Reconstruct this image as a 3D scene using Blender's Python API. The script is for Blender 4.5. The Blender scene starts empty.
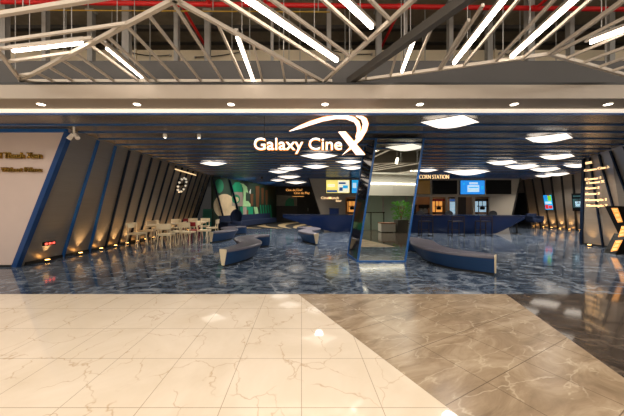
import bpy, bmesh, math, random
from mathutils import Vector, Matrix
random.seed(7)
C = bpy.context.scene.collection
SC = bpy.context.scene
PI = math.pi
F, CX, CY, EYE = 253.0, 301.5, 206.0, 1.5
def V(*a): return Vector(a)
def at(px, py, Y):                       # a pixel at depth Y -> place in the room
    return V((px-CX)/F*Y, Y, EYE+(CY-py)/F*Y)
def onz(px, py, z):                      # a pixel on a level plane -> place in the room
    Y = (z-EYE)*F/(CY-py)
    return V((px-CX)/F*Y, Y, z)
def lerp(a, b, t): return a+(b-a)*t
# ------------------------------------------------------------------ materials
def s2l(h):
    h = h.lstrip('#'); c = [int(h[i:i+2], 16)/255 for i in (0, 2, 4)]
    return tuple(x/12.92 if x <= .04045 else ((x+.055)/1.055)**2.4 for x in c)+(1,)
def newmat(name):
    m = bpy.data.materials.new(name); m.use_nodes = True
    return m, m.node_tree, m.node_tree.nodes['Principled BSDF']
def mat(name, col, rough=.5, metal=0, emit=None, es=0, bump=0, bscale=40, var=0, coat=0, spec=.5, aniso=False):
    m, nt, b = newmat(name)
    col = s2l(col)
    b.inputs['Base Color'].default_value = col
    b.inputs['Roughness'].default_value = rough
    b.inputs['Metallic'].default_value = metal
    b.inputs['Specular IOR Level'].default_value = spec
    b.inputs['Coat Weight'].default_value = coat
    if emit:
        b.inputs['Emission Color'].default_value = s2l(emit); b.inputs['Emission Strength'].default_value = es
    if var or bump or aniso:
        tc = nt.nodes.new('ShaderNodeTexCoord'); mp = nt.nodes.new('ShaderNodeMapping')
        nt.links.new(tc.outputs['Object'], mp.inputs[0])
        if aniso: mp.inputs['Scale'].default_value = (.4, .4, 14)
        n = nt.nodes.new('ShaderNodeTexNoise'); n.inputs['Scale'].default_value = bscale; n.inputs['Detail'].default_value = 4
        nt.links.new(mp.outputs[0], n.inputs['Vector'])
        if var:
            mx = nt.nodes.new('ShaderNodeMix'); mx.data_type = 'RGBA'
            mx.inputs['A'].default_value = tuple(min(1, x*(1-var)) for x in col[:3])+(1,)
            mx.inputs['B'].default_value = tuple(min(1, x*(1+var)) for x in col[:3])+(1,)
            nt.links.new(n.outputs['Fac'], mx.inputs['Factor']); nt.links.new(mx.outputs['Result'], b.inputs['Base Color'])
        if bump:
            bp = nt.nodes.new('ShaderNodeBump'); bp.inputs['Strength'].default_value = bump; bp.inputs['Distance'].default_value = .01
            nt.links.new(n.outputs['Fac'], bp.inputs['Height']); nt.links.new(bp.outputs['Normal'], b.inputs['Normal'])
    return m
class NT:
    def __init__(s, nt): s.nt = nt
    def m(s, op, a, b=0.0, c=0.0):
        n = s.nt.nodes.new('ShaderNodeMath'); n.operation = op
        for i, x in enumerate((a, b, c)):
            if isinstance(x, (int, float)): n.inputs[i].default_value = x
            else: s.nt.links.new(x, n.inputs[i])
        return n.outputs[0]
    def mix(s, f, a, b):
        n = s.nt.nodes.new('ShaderNodeMix'); n.data_type = 'RGBA'
        for k, x in (('Factor', f), ('A', a), ('B', b)):
            if isinstance(x, (int, float, tuple)): n.inputs[k].default_value = x
            else: s.nt.links.new(x, n.inputs[k])
        return n.outputs['Result']
    def noise(s, vec, scale, detail=5, rough=.6, dist=0):
        n = s.nt.nodes.new('ShaderNodeTexNoise'); n.inputs['Scale'].default_value = scale
        n.inputs['Detail'].default_value = detail; n.inputs['Roughness'].default_value = rough; n.inputs['Distortion'].default_value = dist
        s.nt.links.new(vec, n.inputs['Vector']); return n
    def ramp(s, f, stops):
        n = s.nt.nodes.new('ShaderNodeValToRGB'); e = n.color_ramp.elements
        while len(e) < len(stops): e.new(.5)
        for x, (p, c) in zip(e, stops): x.position = p; x.color = c
        s.nt.links.new(f, n.inputs[0]); return n.outputs[0]
def marble(name, stops, nscale, ndist, vein, vscale, vwidth, vstr, tile, ang, off, joint, rough, spec=.5, jw=.004, stretch=(1, 1)):
    m, nt, b = newmat(name); T = NT(nt)
    geo = nt.nodes.new('ShaderNodeNewGeometry'); mp = nt.nodes.new('ShaderNodeMapping')
    mp.inputs['Rotation'].default_value[2] = ang
    nt.links.new(geo.outputs['Position'], mp.inputs[0])
    mp2 = nt.nodes.new('ShaderNodeMapping'); mp2.inputs['Scale'].default_value = (stretch[0], stretch[1], 1)
    nt.links.new(mp.outputs[0], mp2.inputs[0])
    sx = nt.nodes.new('ShaderNodeSeparateXYZ'); nt.links.new(mp.outputs[0], sx.inputs[0])
    n1 = T.noise(mp2.outputs[0], nscale, 7, .62, ndist)
    col = T.ramp(n1.outputs['Fac'], stops)
    n2 = T.noise(mp2.outputs[0], vscale*.9, 4, .6)
    sc = nt.nodes.new('ShaderNodeVectorMath'); sc.operation = 'SCALE'; sc.inputs['Scale'].default_value = 1.1/vscale
    nt.links.new(n2.outputs['Color'], sc.inputs[0])
    ad = nt.nodes.new('ShaderNodeVectorMath'); ad.operation = 'ADD'
    nt.links.new(mp2.outputs[0], ad.inputs[0]); nt.links.new(sc.outputs[0], ad.inputs[1])
    vo = nt.nodes.new('ShaderNodeTexVoronoi'); vo.feature = 'DISTANCE_TO_EDGE'; vo.inputs['Scale'].default_value = vscale
    nt.links.new(ad.outputs[0], vo.inputs['Vector'])
    v = T.m('SUBTRACT', 1, T.m('MINIMUM', T.m('DIVIDE', vo.outputs['Distance'], vwidth), 1))
    n3 = T.noise(mp2.outputs[0], vscale*1.3, 2)
    v = T.m('MULTIPLY', T.m('POWER', v, 1.5), T.m('MULTIPLY', T.m('MINIMUM', T.m('MAXIMUM', T.m('MULTIPLY', T.m('SUBTRACT', n3.outputs['Fac'], .40), 7), 0), 1), vstr))
    col = T.mix(v, col, vein)
    if tile:
        def j(o, size, of):
            f = T.m('FRACT', T.m('DIVIDE', T.m('SUBTRACT', o, of-50*size), size))
            d = T.m('MULTIPLY', T.m('MINIMUM', f, T.m('SUBTRACT', 1, f)), size)
            return T.m('LESS_THAN', d, jw)
        jj = T.m('MAXIMUM', j(sx.outputs['X'], tile[0], off[0]), j(sx.outputs['Y'], tile[1], off[1]))
        col = T.mix(T.m('MULTIPLY', jj, .75), col, joint)
    nt.links.new(col, b.inputs['Base Color'])
    b.inputs['Roughness'].default_value = rough; b.inputs['Specular IOR Level'].default_value = spec
    return m
h = s2l
M = {}
M['white_marble'] = marble('white marble', [(.3, h('dccdb8')), (.6, h('e9dccb')), (.8, h('efe4d6'))], .9, .6, h('b8976f'), 2.1, .022, .62, (.6, .607), 0, (0, 4.31), h('a08a70'), .03, .5, .003)
M['brown_marble'] = marble('tan brown marble', [(.28, h('7d6a55')), (.5, h('9c8870')), (.72, h('b8a68e'))], 2.2, 1.2, h('d8c8ae'), 2.6, .035, .45, (.645, .62), -.4674, (-.2, 3.07), h('5a4a3a'), .25, .2, .0035, (.6, 1.5))
M['dark_marble'] = marble('dark brown marble', [(.3, h('352e29')), (.55, h('584e46')), (.75, h('6e6258'))], 2.4, 1.5, h('8a7a6a'), 1.4, .03, .5, (1.2, .6), .5, (0, 0), h('1c1714'), .06, .5, .003)
M['blue_marble'] = marble('blue grey marble', [(.3, h('19222f')), (.43, h('354152')), (.52, h('546071')), (.62, h('78818d')), (.76, h('a8aaaa'))], 3.0, 1.3, h('c0c8d2'), .9, .03, .45, (1.2, 1.2), 0, (.3, 4.31), h('222935'), .09, .34, .003, (.9, 1.3))
M['panel'] = mat('brushed steel panel', '9b9084', .36, .5, bump=.08, bscale=3, var=.12, aniso=True)
M['ceil_panel'] = mat('dark polished ceiling panel', '8a8177', .27, .55, var=.15, bscale=2)
M['blue_metal'] = mat('blue painted metal', '1c5aa2', .3, .2, coat=.3)
M['edge_blue'] = mat('deep blue painted edge', '163f78', .3, .2, coat=.3)
M['navy_metal'] = mat('dark navy metal', '0f2038', .35, .4)
M['pier'] = mat('pale plaster panel', 'c0aea7', .5, 0, var=.04, bscale=3)
M['fascia'] = mat('pale grey fascia', 'a99e93', .55, 0, var=.03, bscale=2)
M['soffit'] = mat('taupe soffit', '9a8b79', .6, 0, var=.03, bscale=2)
M['bulkhead'] = mat('mid grey bulkhead board', '555353', .7, 0, var=.05, bscale=2)
M['trim_white'] = mat('white painted trim', 'fff8ee', .45)
M['lit_lip'] = mat('lit white lip', 'fff8ee', .4, 0, 'fff0dc', .75)  # emission stands in for light catching the lip; it is no lamp
M['dark_trim'] = mat('near black trim', '141414', .5)
M['tube'] = mat('pale grey steel tube', 'c6bbae', .45, .2)
M['tube_dark'] = mat('dark grey steel beam', '55524f', .5, .3)
M['led'] = mat('linear light diffuser', 'ffffff', .4, 0, 'fff0dc', 14)
M['klight'] = mat('warm strip diffuser', 'ffffff', .4, 0, 'ffe0b8', 5)
M['led_body'] = mat('light housing', '9d958c', .4, .5)
M['slab'] = mat('raw concrete slab', '8a8070', .9, 0, bump=.3, bscale=6, var=.3)
M['plenum'] = mat('dark plenum wall', '655d53', .9, 0, var=.3, bscale=2)
M['steel'] = mat('galvanised steel', 'a8a6a4', .5, .1, var=.12, bscale=4)
M['duct'] = mat('beige duct', 'e0d2b8', .6, 0, var=.1, bscale=2)
M['red'] = mat('red painted pipe', 'd8181c', .4, 0, var=.08, bscale=6)
M['yellow'] = mat('yellow conduit', 'b4902a', .5)
M['cable'] = mat('black cable', '101010', .6)
M['pillow'] = mat('stretched white light skin', 'ffffff', .5, 0, 'fff3e2', 1.5)
M['lamp'] = mat('downlight lens', 'ffffff', .4, 0, 'fff0d8', 10)
M['uplamp'] = mat('warm uplight lens', 'ffd9a0', .4, 0, 'ffb860', 14)
M['letter_white'] = mat('white lit acrylic', 'ffffff', .4, 0, 'fff6ea', 1.3)
M['letter_amber'] = mat('amber lit edge', 'ffb050', .4, 0, 'ff9a3c', 1.2)  # for plates behind the sign letters that paint in their halo
M['letter_warm'] = mat('warm lit lettering', 'ffd9a0', .4, 0, 'ffd9a4', 1.1)
M['letter_orange'] = mat('orange lit lettering', 'ffb060', .4, 0, 'ffae5a', 1.1)
M['gold'] = mat('gold metal letter', 'a8843e', .25, .9)
M['mirror'] = mat('mirror glass', 'd2d8d4', .015, 1)
M['dark_mirror'] = mat('smoked mirror', '4a4038', .06, .9, var=.1, bscale=2)
M['sofa'] = mat('navy blue leather', '1c3a62', .42, 0, bump=.1, bscale=30, var=.08)
M['sofa_top'] = mat('grey brown leather top', '55525c', .5, 0, bump=.1, bscale=30, var=.08)
M['sofa_end'] = mat('cream leather end', 'd6c6a8', .5, 0, var=.05, bscale=10)
M['sofa_base'] = mat('black recessed plinth', '0b0c0e', .6)
M['cream'] = mat('cream painted chair', 'e6d4b2', .45, 0, var=.06, bscale=8)
M['redplastic'] = mat('red chair', '9c1a22', .4)
M['bar_blue'] = mat('glossy royal blue lacquer', '071a40', .25, 0, coat=.25, spec=.35)
M['bar_top'] = mat('dark blue counter top', '10213f', .25, 0, coat=.2)
M['black_metal'] = mat('black metal', '15130f', .4, .5)
M['brown_metal'] = mat('dark bronze metal', '2e251f', .4, .6)
M['navy_fabric'] = mat('navy fabric', '0f2142', .8, 0, bump=.2, bscale=60)
M['black_fabric'] = mat('black fabric', '17171a', .7)
M['taupe'] = mat('taupe wall board', 'a3998b', .55, 0, var=.05, bscale=2)
M['black_wall'] = mat('black wall paint', '15120f', .55, 0, var=.1, bscale=2)
M['brown_wall'] = mat('dark brown board', '2b211b', .5, 0, var=.15, bscale=3)
M['kitchen'] = mat('warm kitchen wall', '8d6b4e', .6, 0, var=.1, bscale=3)
M['counter'] = mat('back counter wood', '6b513c', .5, 0, var=.15, bscale=5)
M['screen_black'] = mat('switched off screen', '08080a', .6, spec=.2)
M['screen_blue'] = mat('lit blue screen', '1a80d8', .3, 0, '2a8fe8', .9)
M['screen_pale'] = mat('pale blue screen panel', 'c4e2f4', .3, 0, 'c4e2f4', .85)
M['screen_yellow'] = mat('lit yellow screen', 'f0d96a', .3, 0, 'f0dc78', .95)
M['screen_cream'] = mat('lit cream screen panel', 'f4eecb', .3, 0, 'f4eecb', .95)
M['bulb'] = mat('white globe bulb', 'e8e0d0', .4, 0, 'fff0d8', .45)
M['screen_navy'] = mat('lit navy screen panel', '23508f', .3, 0, '23508f', .7)
M['screen_cyan'] = mat('lit cyan screen', '22a4e0', .3, 0, '22a4e0', .9)
M['screen_red'] = mat('lit red patch', 'd03030', .3, 0, 'e03030', .9)
M['screen_green'] = mat('lit green patch', '7ccb3a', .3, 0, '7ccb3a', .9)
M['screen_gold'] = mat('lit gold screen', '5c451c', .3, 0, '6a4a1a', .35)
M['screen_dkgreen'] = mat('lit leaf green patch', '466a2c', .3, 0, '46702c', .4)
M['screen_teal'] = mat('lit dark teal screen', '2a4a4e', .3, 0, '2c4c50', .4)
M['popglow'] = mat('lit popcorn case', 'ffb45a', .4, 0, 'ffa850', .75)
M['fridgeglow'] = mat('lit fridge interior', 'cfe6f4', .4, 0, 'b8dcf2', .6)
M['poster_red'] = mat('red lamp', 'ff5040', .4, 0, 'ff5a48', 2.4)
M['mural_dark'] = mat('dark green mural ground', '2b4034', .5, 0, var=.3, bscale=2)
M['mural_cream'] = mat('cream mural paint', 'e2cba6', .5, 0, var=.25, bscale=3)
M['mural_green'] = mat('green mural paint', '23946c', .5, 0, var=.2, bscale=3)
M['mural_lime'] = mat('pale green mural paint', 'a8d8a0', .5, 0, var=.2, bscale=3)
M['mural_grey'] = mat('pinkish grey mural paint', 'ab9c93', .5, 0, var=.2, bscale=3)
M['mural_brown'] = mat('brown mural paint', '6b4a32', .5, 0, var=.3, bscale=4)
M['mural_white'] = mat('white mural paint', 'd8dcd8', .5)
M['teal'] = mat('teal board', '156b62', .5, 0, var=.1, bscale=3)
M['landscape'] = mat('pale landscape print', '8f8c7d', .5, 0, var=.4, bscale=4)
M['leaf'] = mat('green leaf', '62ad35', .5, 0, var=.35, bscale=9)
M['pot'] = mat('dark grey planter', '55524c', .6, 0, var=.1, bscale=8)
M['wood'] = mat('brown wood slat', '8a5638', .5, 0, var=.2, bscale=10)
M['white_paint'] = mat('white plaster', 'c9c5bb', .6)
M['mall_glass'] = mat('green tinted shop glass', 'a3b8ab', .15, 0, spec=.8)
M['grey_paint'] = mat('grey painted wall', '8d9190', .5)
def carpet_mat():
    m, nt, b = newmat('black carpet with cream swirls'); T = NT(nt)
    geo = nt.nodes.new('ShaderNodeNewGeometry'); mp = nt.nodes.new('ShaderNodeMapping')
    mp.inputs['Location'].default_value = (.2, -16.2, 0); nt.links.new(geo.outputs['Position'], mp.inputs[0])
    sx = nt.nodes.new('ShaderNodeSeparateXYZ'); nt.links.new(mp.outputs[0], sx.inputs[0])
    a = T.m('ARCTAN2', sx.outputs['Y'], sx.outputs['X'])
    r = T.m('SQRT', T.m('ADD', T.m('MULTIPLY', sx.outputs['X'], sx.outputs['X']), T.m('MULTIPLY', sx.outputs['Y'], sx.outputs['Y'])))
    w = T.m('SINE', T.m('ADD', T.m('MULTIPLY', a, 14), T.m('MULTIPLY', r, 1.6)))
    f = T.m('GREATER_THAN', w, .25)
    nt.links.new(T.mix(f, h('17130f'), h('a08a66')), b.inputs['Base Color']); b.inputs['Roughness'].default_value = .9
    return m
M['carpet'] = carpet_mat()
# ------------------------------------------------------------------ mesh building
class MB:
    def __init__(s): s.v = []; s.f = []; s.mi = []; s.cur = 0
    def add(s, vs, fs):
        o = len(s.v); s.v += [Vector(x) for x in vs]
        for f in fs: s.f.append([i+o for i in f]); s.mi.append(s.cur)
        return s
    def box(s, c, d, R=None, taper=None):
        x, y, z = (k/2 for k in d); c = Vector(c); t = taper or (1, 1)
        vs = []
        for sz in (-1, 1):
            for sx, sy in ((-1, -1), (1, -1), (1, 1), (-1, 1)):
                k = t if sz < 0 else (1, 1)
                p = V(sx*x*k[0], sy*y*k[1], sz*z)
                vs.append((R @ p if R else p)+c)
        return s.add(vs, [(3, 2, 1, 0), (4, 5, 6, 7), (0, 1, 5, 4), (1, 2, 6, 5), (2, 3, 7, 6), (3, 0, 4, 7)])
    def bbox(s, a, b):
        a, b = Vector(a), Vector(b); d = b-a
        return s.box((a+b)/2, (abs(d.x), abs(d.y), abs(d.z)))
    def bar(s, p, q, w, t=None, up=(0, 0, 1)):
        p, q = Vector(p), Vector(q); t = t or w; d = (q-p).normalized(); up = Vector(up)
        if abs(d.dot(up)) > .98: up = V(0, 1, 0)
        a = d.cross(up).normalized(); b = a.cross(d).normalized()
        vs = [e+a*(i*w/2)+b*(j*t/2) for e in (p, q) for i, j in ((-1, -1), (1, -1), (1, 1), (-1, 1))]
        return s.add(vs, [(0, 1, 2, 3), (7, 6, 5, 4), (4, 5, 1, 0), (5, 6, 2, 1), (6, 7, 3, 2), (7, 4, 0, 3)])
    def tube(s, pts, r, n=8, r2=None):
        pts = [Vector(p) for p in pts]; vs = []; fs = []
        for i, p in enumerate(pts):
            d = (pts[min(i+1, len(pts)-1)]-pts[max(i-1, 0)]).normalized()
            u = V(0, 0, 1) if abs(d.z) < .9 else V(1, 0, 0)
            a = d.cross(u).normalized(); b = a.cross(d).normalized()
            rr = r if r2 is None else r+(r2-r)*i/(len(pts)-1)
            vs += [p+a*(rr*math.cos(2*PI*k/n))+b*(rr*math.sin(2*PI*k/n)) for k in range(n)]
        for i in range(len(pts)-1):
            for k in range(n):
                fs.append((i*n+k, i*n+(k+1) % n, (i+1)*n+(k+1) % n, (i+1)*n+k))
        fs.append(tuple(range(n))[::-1]); fs.append(tuple((len(pts)-1)*n+k for k in range(n)))
        return s.add(vs, fs)
    def lathe(s, prof, c=(0, 0, 0), n=24, sx=1, sy=1):
        c = Vector(c); vs = []; fs = []
        for r, z in prof:
            vs += [c+V(r*sx*math.cos(2*PI*k/n), r*sy*math.sin(2*PI*k/n), z) for k in range(n)]
        for i in range(len(prof)-1):
            for k in range(n):
                fs.append((i*n+k, i*n+(k+1) % n, (i+1)*n+(k+1) % n, (i+1)*n+k))
        fs.append(tuple(range(n))[::-1]); fs.append(tuple((len(prof)-1)*n+k for k in range(n)))
        return s.add(vs, fs)
    def prism(s, poly, ex):
        poly = [Vector(p) for p in poly]; ex = Vector(ex); n = len(poly)
        vs = poly+[p+ex for p in poly]
        fs = [tuple(range(n)), tuple(range(2*n-1, n-1, -1))]+[(i, i+n, (i+1) % n+n, (i+1) % n) for i in range(n)]
        return s.add(vs, fs)
    def build(s, name, m, parent=None, smooth=False, bevel=0, recenter=True):
        me = bpy.data.meshes.new(name)
        off = V(0, 0, 0)
        if parent is not None: off = world_loc(parent)
        elif recenter and s.v:
            xs = [p.x for p in s.v]; ys = [p.y for p in s.v]; zs = [p.z for p in s.v]
            off = V((min(xs)+max(xs))/2, (min(ys)+max(ys))/2, min(zs))
        me.from_pydata([p-off for p in s.v], [], s.f)
        ms = m if isinstance(m, (list, tuple)) else [m]
        for x in ms: me.materials.append(M[x])
        me.polygons.foreach_set('material_index', s.mi)
        bm = bmesh.new(); bm.from_mesh(me); bmesh.ops.recalc_face_normals(bm, faces=bm.faces)
        bm.to_mesh(me); bm.free()
        if smooth:
            me.polygons.foreach_set('use_smooth', [True]*len(me.polygons))
            me.set_sharp_from_angle(angle=math.radians(40))
        o = bpy.data.objects.new(name, me); C.objects.link(o)
        if parent is not None: o.parent = parent
        else: o.location = off
        if bevel:
            md = o.modifiers.new('bevel', 'BEVEL'); md.width = bevel; md.segments = 2; md.limit_method = 'ANGLE'
        return o
def world_loc(o):
    p = Vector(o.location)
    while o.parent: o = o.parent; p += Vector(o.location)
    return p
def thing(name, label, cat, loc=(0, 0, 0), group=None, rz=0):
    o = bpy.data.objects.new(name, None); C.objects.link(o); o.location = loc; o.rotation_euler.z = rz
    o.empty_display_size = .1
    return tag(o, label, cat, group)
def tag(o, label, cat, group=None):
    o['label'] = label; o['category'] = cat
    if group: o['group'] = group
    return o
def struct(o): o['kind'] = 'structure'; return o
def copy_tree(o, parent=None):
    c = o.copy(); C.objects.link(c)
    if parent is not None: c.parent = parent
    for ch in list(o.children): copy_tree(ch, c)
    return c
ORD = 'first second third fourth fifth sixth seventh eighth ninth tenth eleventh twelfth thirteenth fourteenth fifteenth sixteenth seventeenth eighteenth'.split()
# lettering: built-in font turned into mesh
def text_mb(body, height, width=None, depth=.02, offset=0, space=1.0):
    cu = bpy.data.curves.new('t', 'FONT'); cu.body = body; cu.extrude = depth/2; cu.offset = offset; cu.space_character = space
    cu.resolution_u = 4
    o = bpy.data.objects.new('t', cu); C.objects.link(o)
    dg = bpy.context.evaluated_depsgraph_get(); dg.update()
    me = bpy.data.meshes.new_from_object(o.evaluated_get(dg))
    vs = [v.co.copy() for v in me.vertices]; fs = [tuple(p.vertices) for p in me.polygons]
    bpy.data.objects.remove(o); bpy.data.curves.remove(cu); bpy.data.meshes.remove(me)
    return vs, fs
def lettering(body, origin, dx, dz, height, width=None, depth=.02, bold=.012, align='l', space=1.0):
    """MB holding text on a plane: origin is the left (or right) end of the base line, dx reading direction, dz up."""
    vs, fs = text_mb(body, 1, None, depth/height, bold, space)
    x0 = min(v.x for v in vs); x1 = max(v.x for v in vs)
    kz = height/.73; kx = kz if width is None else width/(x1-x0)
    dx = Vector(dx).normalized(); dz = Vector(dz).normalized(); dn = dx.cross(dz)
    sh = -x0 if align == 'l' else -x1
    mb = MB(); mb.add([Vector(origin)+dx*((v.x+sh)*kx)+dz*(v.y*kz)+dn*(v.z*height) for v in vs], fs)
    return mb
def words(body, origin, dx, height, width, m_, parent, depth=.02, bold=0):
    origin = Vector(origin); dx = Vector(dx).normalized()
    def ext(t_):
        vs, _ = text_mb(t_, 1, None, depth, bold); return min(v.x for v in vs), max(v.x for v in vs)
    a, b_ = ext(body); k = width/(b_-a); pos = 0
    for wd in body.split(' '):
        w0, w1 = ext(wd); e1 = ext(body[:pos+len(wd)])[1]
        lettering(wd, origin+dx*((e1-(w1-w0)-a)*k), dx, (0, 0, 1), height, (w1-w0)*k, depth, bold).build('word', m_, parent)
        pos += len(wd)+1
# ------------------------------------------------------------------ the floor
def zf(px, py): p = onz(px, py, 0); return (p.x, p.y)
FRONT = 4.31
mb = MB()
d1 = V(-119.5/F, 1, 0); a1 = V(-.06, FRONT, 0); b1 = a1-d1*12
d2 = V(80/F, 1, 0); a2 = V(3.48, FRONT, 0); b2 = a2-d2*12
mb.cur = 0; mb.add([(-16, FRONT, 0), a1, (b1.x, b1.y, 0), (-16, b1.y, 0)], [(3, 2, 1, 0)])
k1 = 4.2
c1 = a1-d1*k1
# brown zone is bounded by both lines until they meet
den = d1.x-d2.x; tm = (a2.x-a1.x)/(d2.x-d1.x)
meet = a1+d1*tm if tm < 0 else None
mt = a1-d1*((a2.x-a1.x)/((-d1.x)-(-d2.x)))
mb.cur = 1; mb.add([a1, a2, mt], [(2, 1, 0)])
mb.cur = 2; mb.add([a2, (20, FRONT, 0), (20, b1.y, 0), (b1.x, b1.y, 0), mt], [(4, 3, 2, 1, 0)])
mb.cur = 3; mb.add([(-16, FRONT, 0), (20, FRONT, 0), (20, 26, 0), (-16, 26, 0)], [(0, 1, 2, 3)])
fl = mb.build('floor', ['white_marble', 'brown_marble', 'dark_marble', 'blue_marble'], recenter=False)
for p in fl.data.polygons:
    if p.normal.z < 0: p.flip()
struct(fl)
# ------------------------------------------------------------------ cinema ceiling
HC = EYE+1.91
slatY = [5.22, 5.92, 6.5, 7.15, 7.81, 8.45, 9.1]+[9.1+.63*k for k in range(1, 25)]
mb = MB(); mb.bbox((-14, 5.19, HC), (18, 25.2, HC+.12))
ceil = struct(mb.build('ceiling', 'ceil_panel'))
TOPX = [(11.28, 10.07), (11.07, 9.7), (10.75, 9.13), (10.38, 8.5), (10.03, 7.87), (9.67, 7.24), (9.3, 6.6)]
BASX = [(10.94, 9.85), (11.0, 9.2), (11.08, 8.65), (11.15, 8.1), (11.2, 7.5), (11.25, 6.9), (11.3, 6.3)]
def rightlim(Y):
    if Y < 6.5: return 14
    if Y > 10.3: return 15.95
    return 9.3+(Y-6.6)*(1.98/3.47)-.05
for Y in slatY:
    mb = MB(); x0 = -13.5 if Y < 6.2 else (-5.72 if Y < 16 else -5.6+(Y-16)*.363+.05)
    mb.bbox((x0, Y-.025, HC-.03), (rightlim(Y), Y+.025, HC-.002)); mb.build('slat', 'blue_metal', ceil)
# ------------------------------------------------------------------ leaning left wall
tYl = [6.33, 7.15, 7.81, 8.45, 9.10]+[9.10+.62*k for k in range(1, 12)]
bYl = [6.27, 7.40, 8.32, 9.02, 9.65]+[9.65+.6*k for k in range(1, 12)]
def WL(i, t, out=0):
    b = V(-7.02, bYl[i], 0); p = V(-5.76, tYl[i], HC); r = lerp(b, p, t); r.x += out; return r
mb = MB()
for i in range(len(tYl)-1):
    mb.prism([WL(i, 0), WL(i+1, 0), WL(i+1, 1), WL(i, 1)], (-.12, 0, 0))
wl = struct(mb.build('wall_left', 'panel'))
for i in range(1, len(tYl)):
    MB().bar(WL(i, .002, .03), WL(i, .985, .03), .042, .08, up=(1, 0, 0)).build('rib', 'navy_metal' if i > 2 else 'blue_metal', wl)
mb = MB(); mb.bar((-6.99, 6.4, .04), (-6.99, 16.1, .04), .06, .08)
mb.build('skirting', 'dark_trim', wl)
# pale pier facing the mall
mb = MB(); mb.prism([(-14, 6.24, 0), (-7.08, 6.24, 0), (-5.76, 6.24, HC), (-14, 6.24, HC)], (0, .1, 0))
pier = struct(mb.build('wall_front_left', 'pier'))
MB().bar((-7.02, 6.22, 0), (-5.72, 6.22, HC-.1), .12, .12, up=(1, 0, 0)).build('edge_trim', 'edge_blue', pier)
MB().bbox((-14, 6.19, HC-.1), (-5.75, 6.24, HC-.02)).build('head_trim', 'blue_metal', pier)
MB().bbox((-14, 6.2, 0), (-7.1, 6.24, .05)).build('skirting', 'dark_trim', pier)
# ------------------------------------------------------------------ near right wall
def WR(i, t, out=0):
    b = V(*BASX[i], 0); p = V(*TOPX[i], HC); r = lerp(b, p, t); r.x -= out; r.y -= out*.3; return r
mb = MB()
for i in range(6):
    mb.prism([WR(i, 0), WR(i+1, 0), WR(i+1, 1), WR(i, 1)], (.15, .06, 0))
wr = struct(mb.build('wall_right', 'panel'))
for i in range(1, 7):
    MB().bar(WR(i, .002, .03), WR(i, .985, .03), .042, .08, up=(1, 0, 0)).build('rib', 'navy_metal', wr)
MB().bar(WR(0, 0, .0), WR(0, .99, .0), .09, .16, up=(1, 0, 0)).build('edge_trim', 'navy_metal', wr)
mb = MB()
for i in range(6): mb.bar(WR(i, 0.01, .03), WR(i+1, .01, .03), .05, .07)
mb.build('skirting', 'dark_trim', wr)
mb = MB(); mb.prism([(11.12, 10.1, 0), (17.4, 13.7, 0), (17.4, 13.7, HC), (11.45, 10.2, HC)], (.1, -.15, 0)); struct(mb.build('wall_right_return', 'taupe'))
mb = MB(); mb.prism([(11.3, 6.28, 0), (15, 6.28, 0), (15, 6.28, HC), (9.3, 6.58, HC)], (0, .1, 0)); struct(mb.build('wall_front_right', 'pier'))
# ------------------------------------------------------------------ far right wall
tYr = [20.4, 19.6, 18.9, 18.2, 17.5, 16.85, 16.2, 15.55, 14.9, 14.3, 13.7]
bYr = [20.9, 20.2, 19.5, 18.75, 17.95, 17.3, 16.75, 16.2, 15.6, 15.0, 14.3]
def WF(i, t, out=0):
    b = V(17.0, bYr[i], 0); p = V(16.0, tYr[i], HC); r = lerp(b, p, t); r.x -= out; return r
mb = MB()
for i in range(10): mb.prism([WF(i, 0), WF(i+1, 0), WF(i+1, 1), WF(i, 1)], (.12, 0, 0))
wf = struct(mb.build('wall_far_right', 'panel'))
for i in range(1, 10):
    MB().bar(WF(i, .002, .03), WF(i, .985, .03), .07, .08, up=(1, 0, 0)).build('rib', 'dark_trim', wf)
dr = MB(); dr.prism([WF(1, 0, .06), WF(3, 0, .06), WF(3, .72, .06), WF(1, .72, .06)], (.05, 0, 0))
o = struct(dr.build('door_1', 'black_wall'))
mb = MB(); mb.bbox((13.5, 21, 0), (17.2, 21.15, HC)); struct(mb.build('wall_back_right', 'black_wall'))
# ------------------------------------------------------------------ back of the lobby
mb = MB(); mb.bbox((-5.6, 24.9, 0), (2.4, 25.05, HC)); wb = struct(mb.build('wall_back', 'black_wall'))
mb = MB(); mb.bbox((1.85, 17.6, 0), (2.0, 24.85, HC)); struct(mb.build('wall_corridor', 'black_wall'))
MP0 = V(-5.62, 16.02, 0); MD = V(2.76, 7.6, 0).normalized(); MNn = V(.94, -.341, 0).normalized()
mb = MB(); mb.prism([MP0, MP0+MD*9.3, MP0+MD*9.3+V(0, 0, HC), MP0+V(0, 0, HC)], -MNn*.12)
struct(mb.build('wall_mural', 'mural_dark'))
def onm(px, py, out=.01):
    a = (px-CX)/F; b = (CY-py)/F; n = MNn; P = MP0+n*out
    Y = n.dot(P)/(n.x*a+n.y); return V(a*Y, Y, EYE+b*Y)
mural = thing('mural', 'green and cream painted mural wrapping the dark rear left wall', 'mural', MP0+V(2, 3, 0))
def mp(name, m, pts, out=.01, th=.012):
    MB().prism([onm(x, y, out) for x, y in pts], MNn*th).build(name, m, mural)
def circ(cx, cy, rx, ry, n=28): return [(cx+rx*math.cos(2*PI*k/n), cy+ry*math.sin(2*PI*k/n)) for k in range(n)]
mp('cream_disc', 'mural_cream', circ(224.5, 206, 11, 12), .002)
mp('green_leaf', 'mural_green', circ(219, 186, 4.5, 7), .002)
mp('cream_disc', 'mural_cream', circ(231.5, 214, 6.5, 7.5), .016)
mp('green_dome', 'mural_green', [(232.5, 192), (232.5, 186), (235, 182.5), (239, 182), (242, 185), (242.5, 192)], .016)
mp('grey_block', 'mural_grey', [(232, 192), (242.5, 192), (243, 206), (232, 206)], .016)
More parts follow.
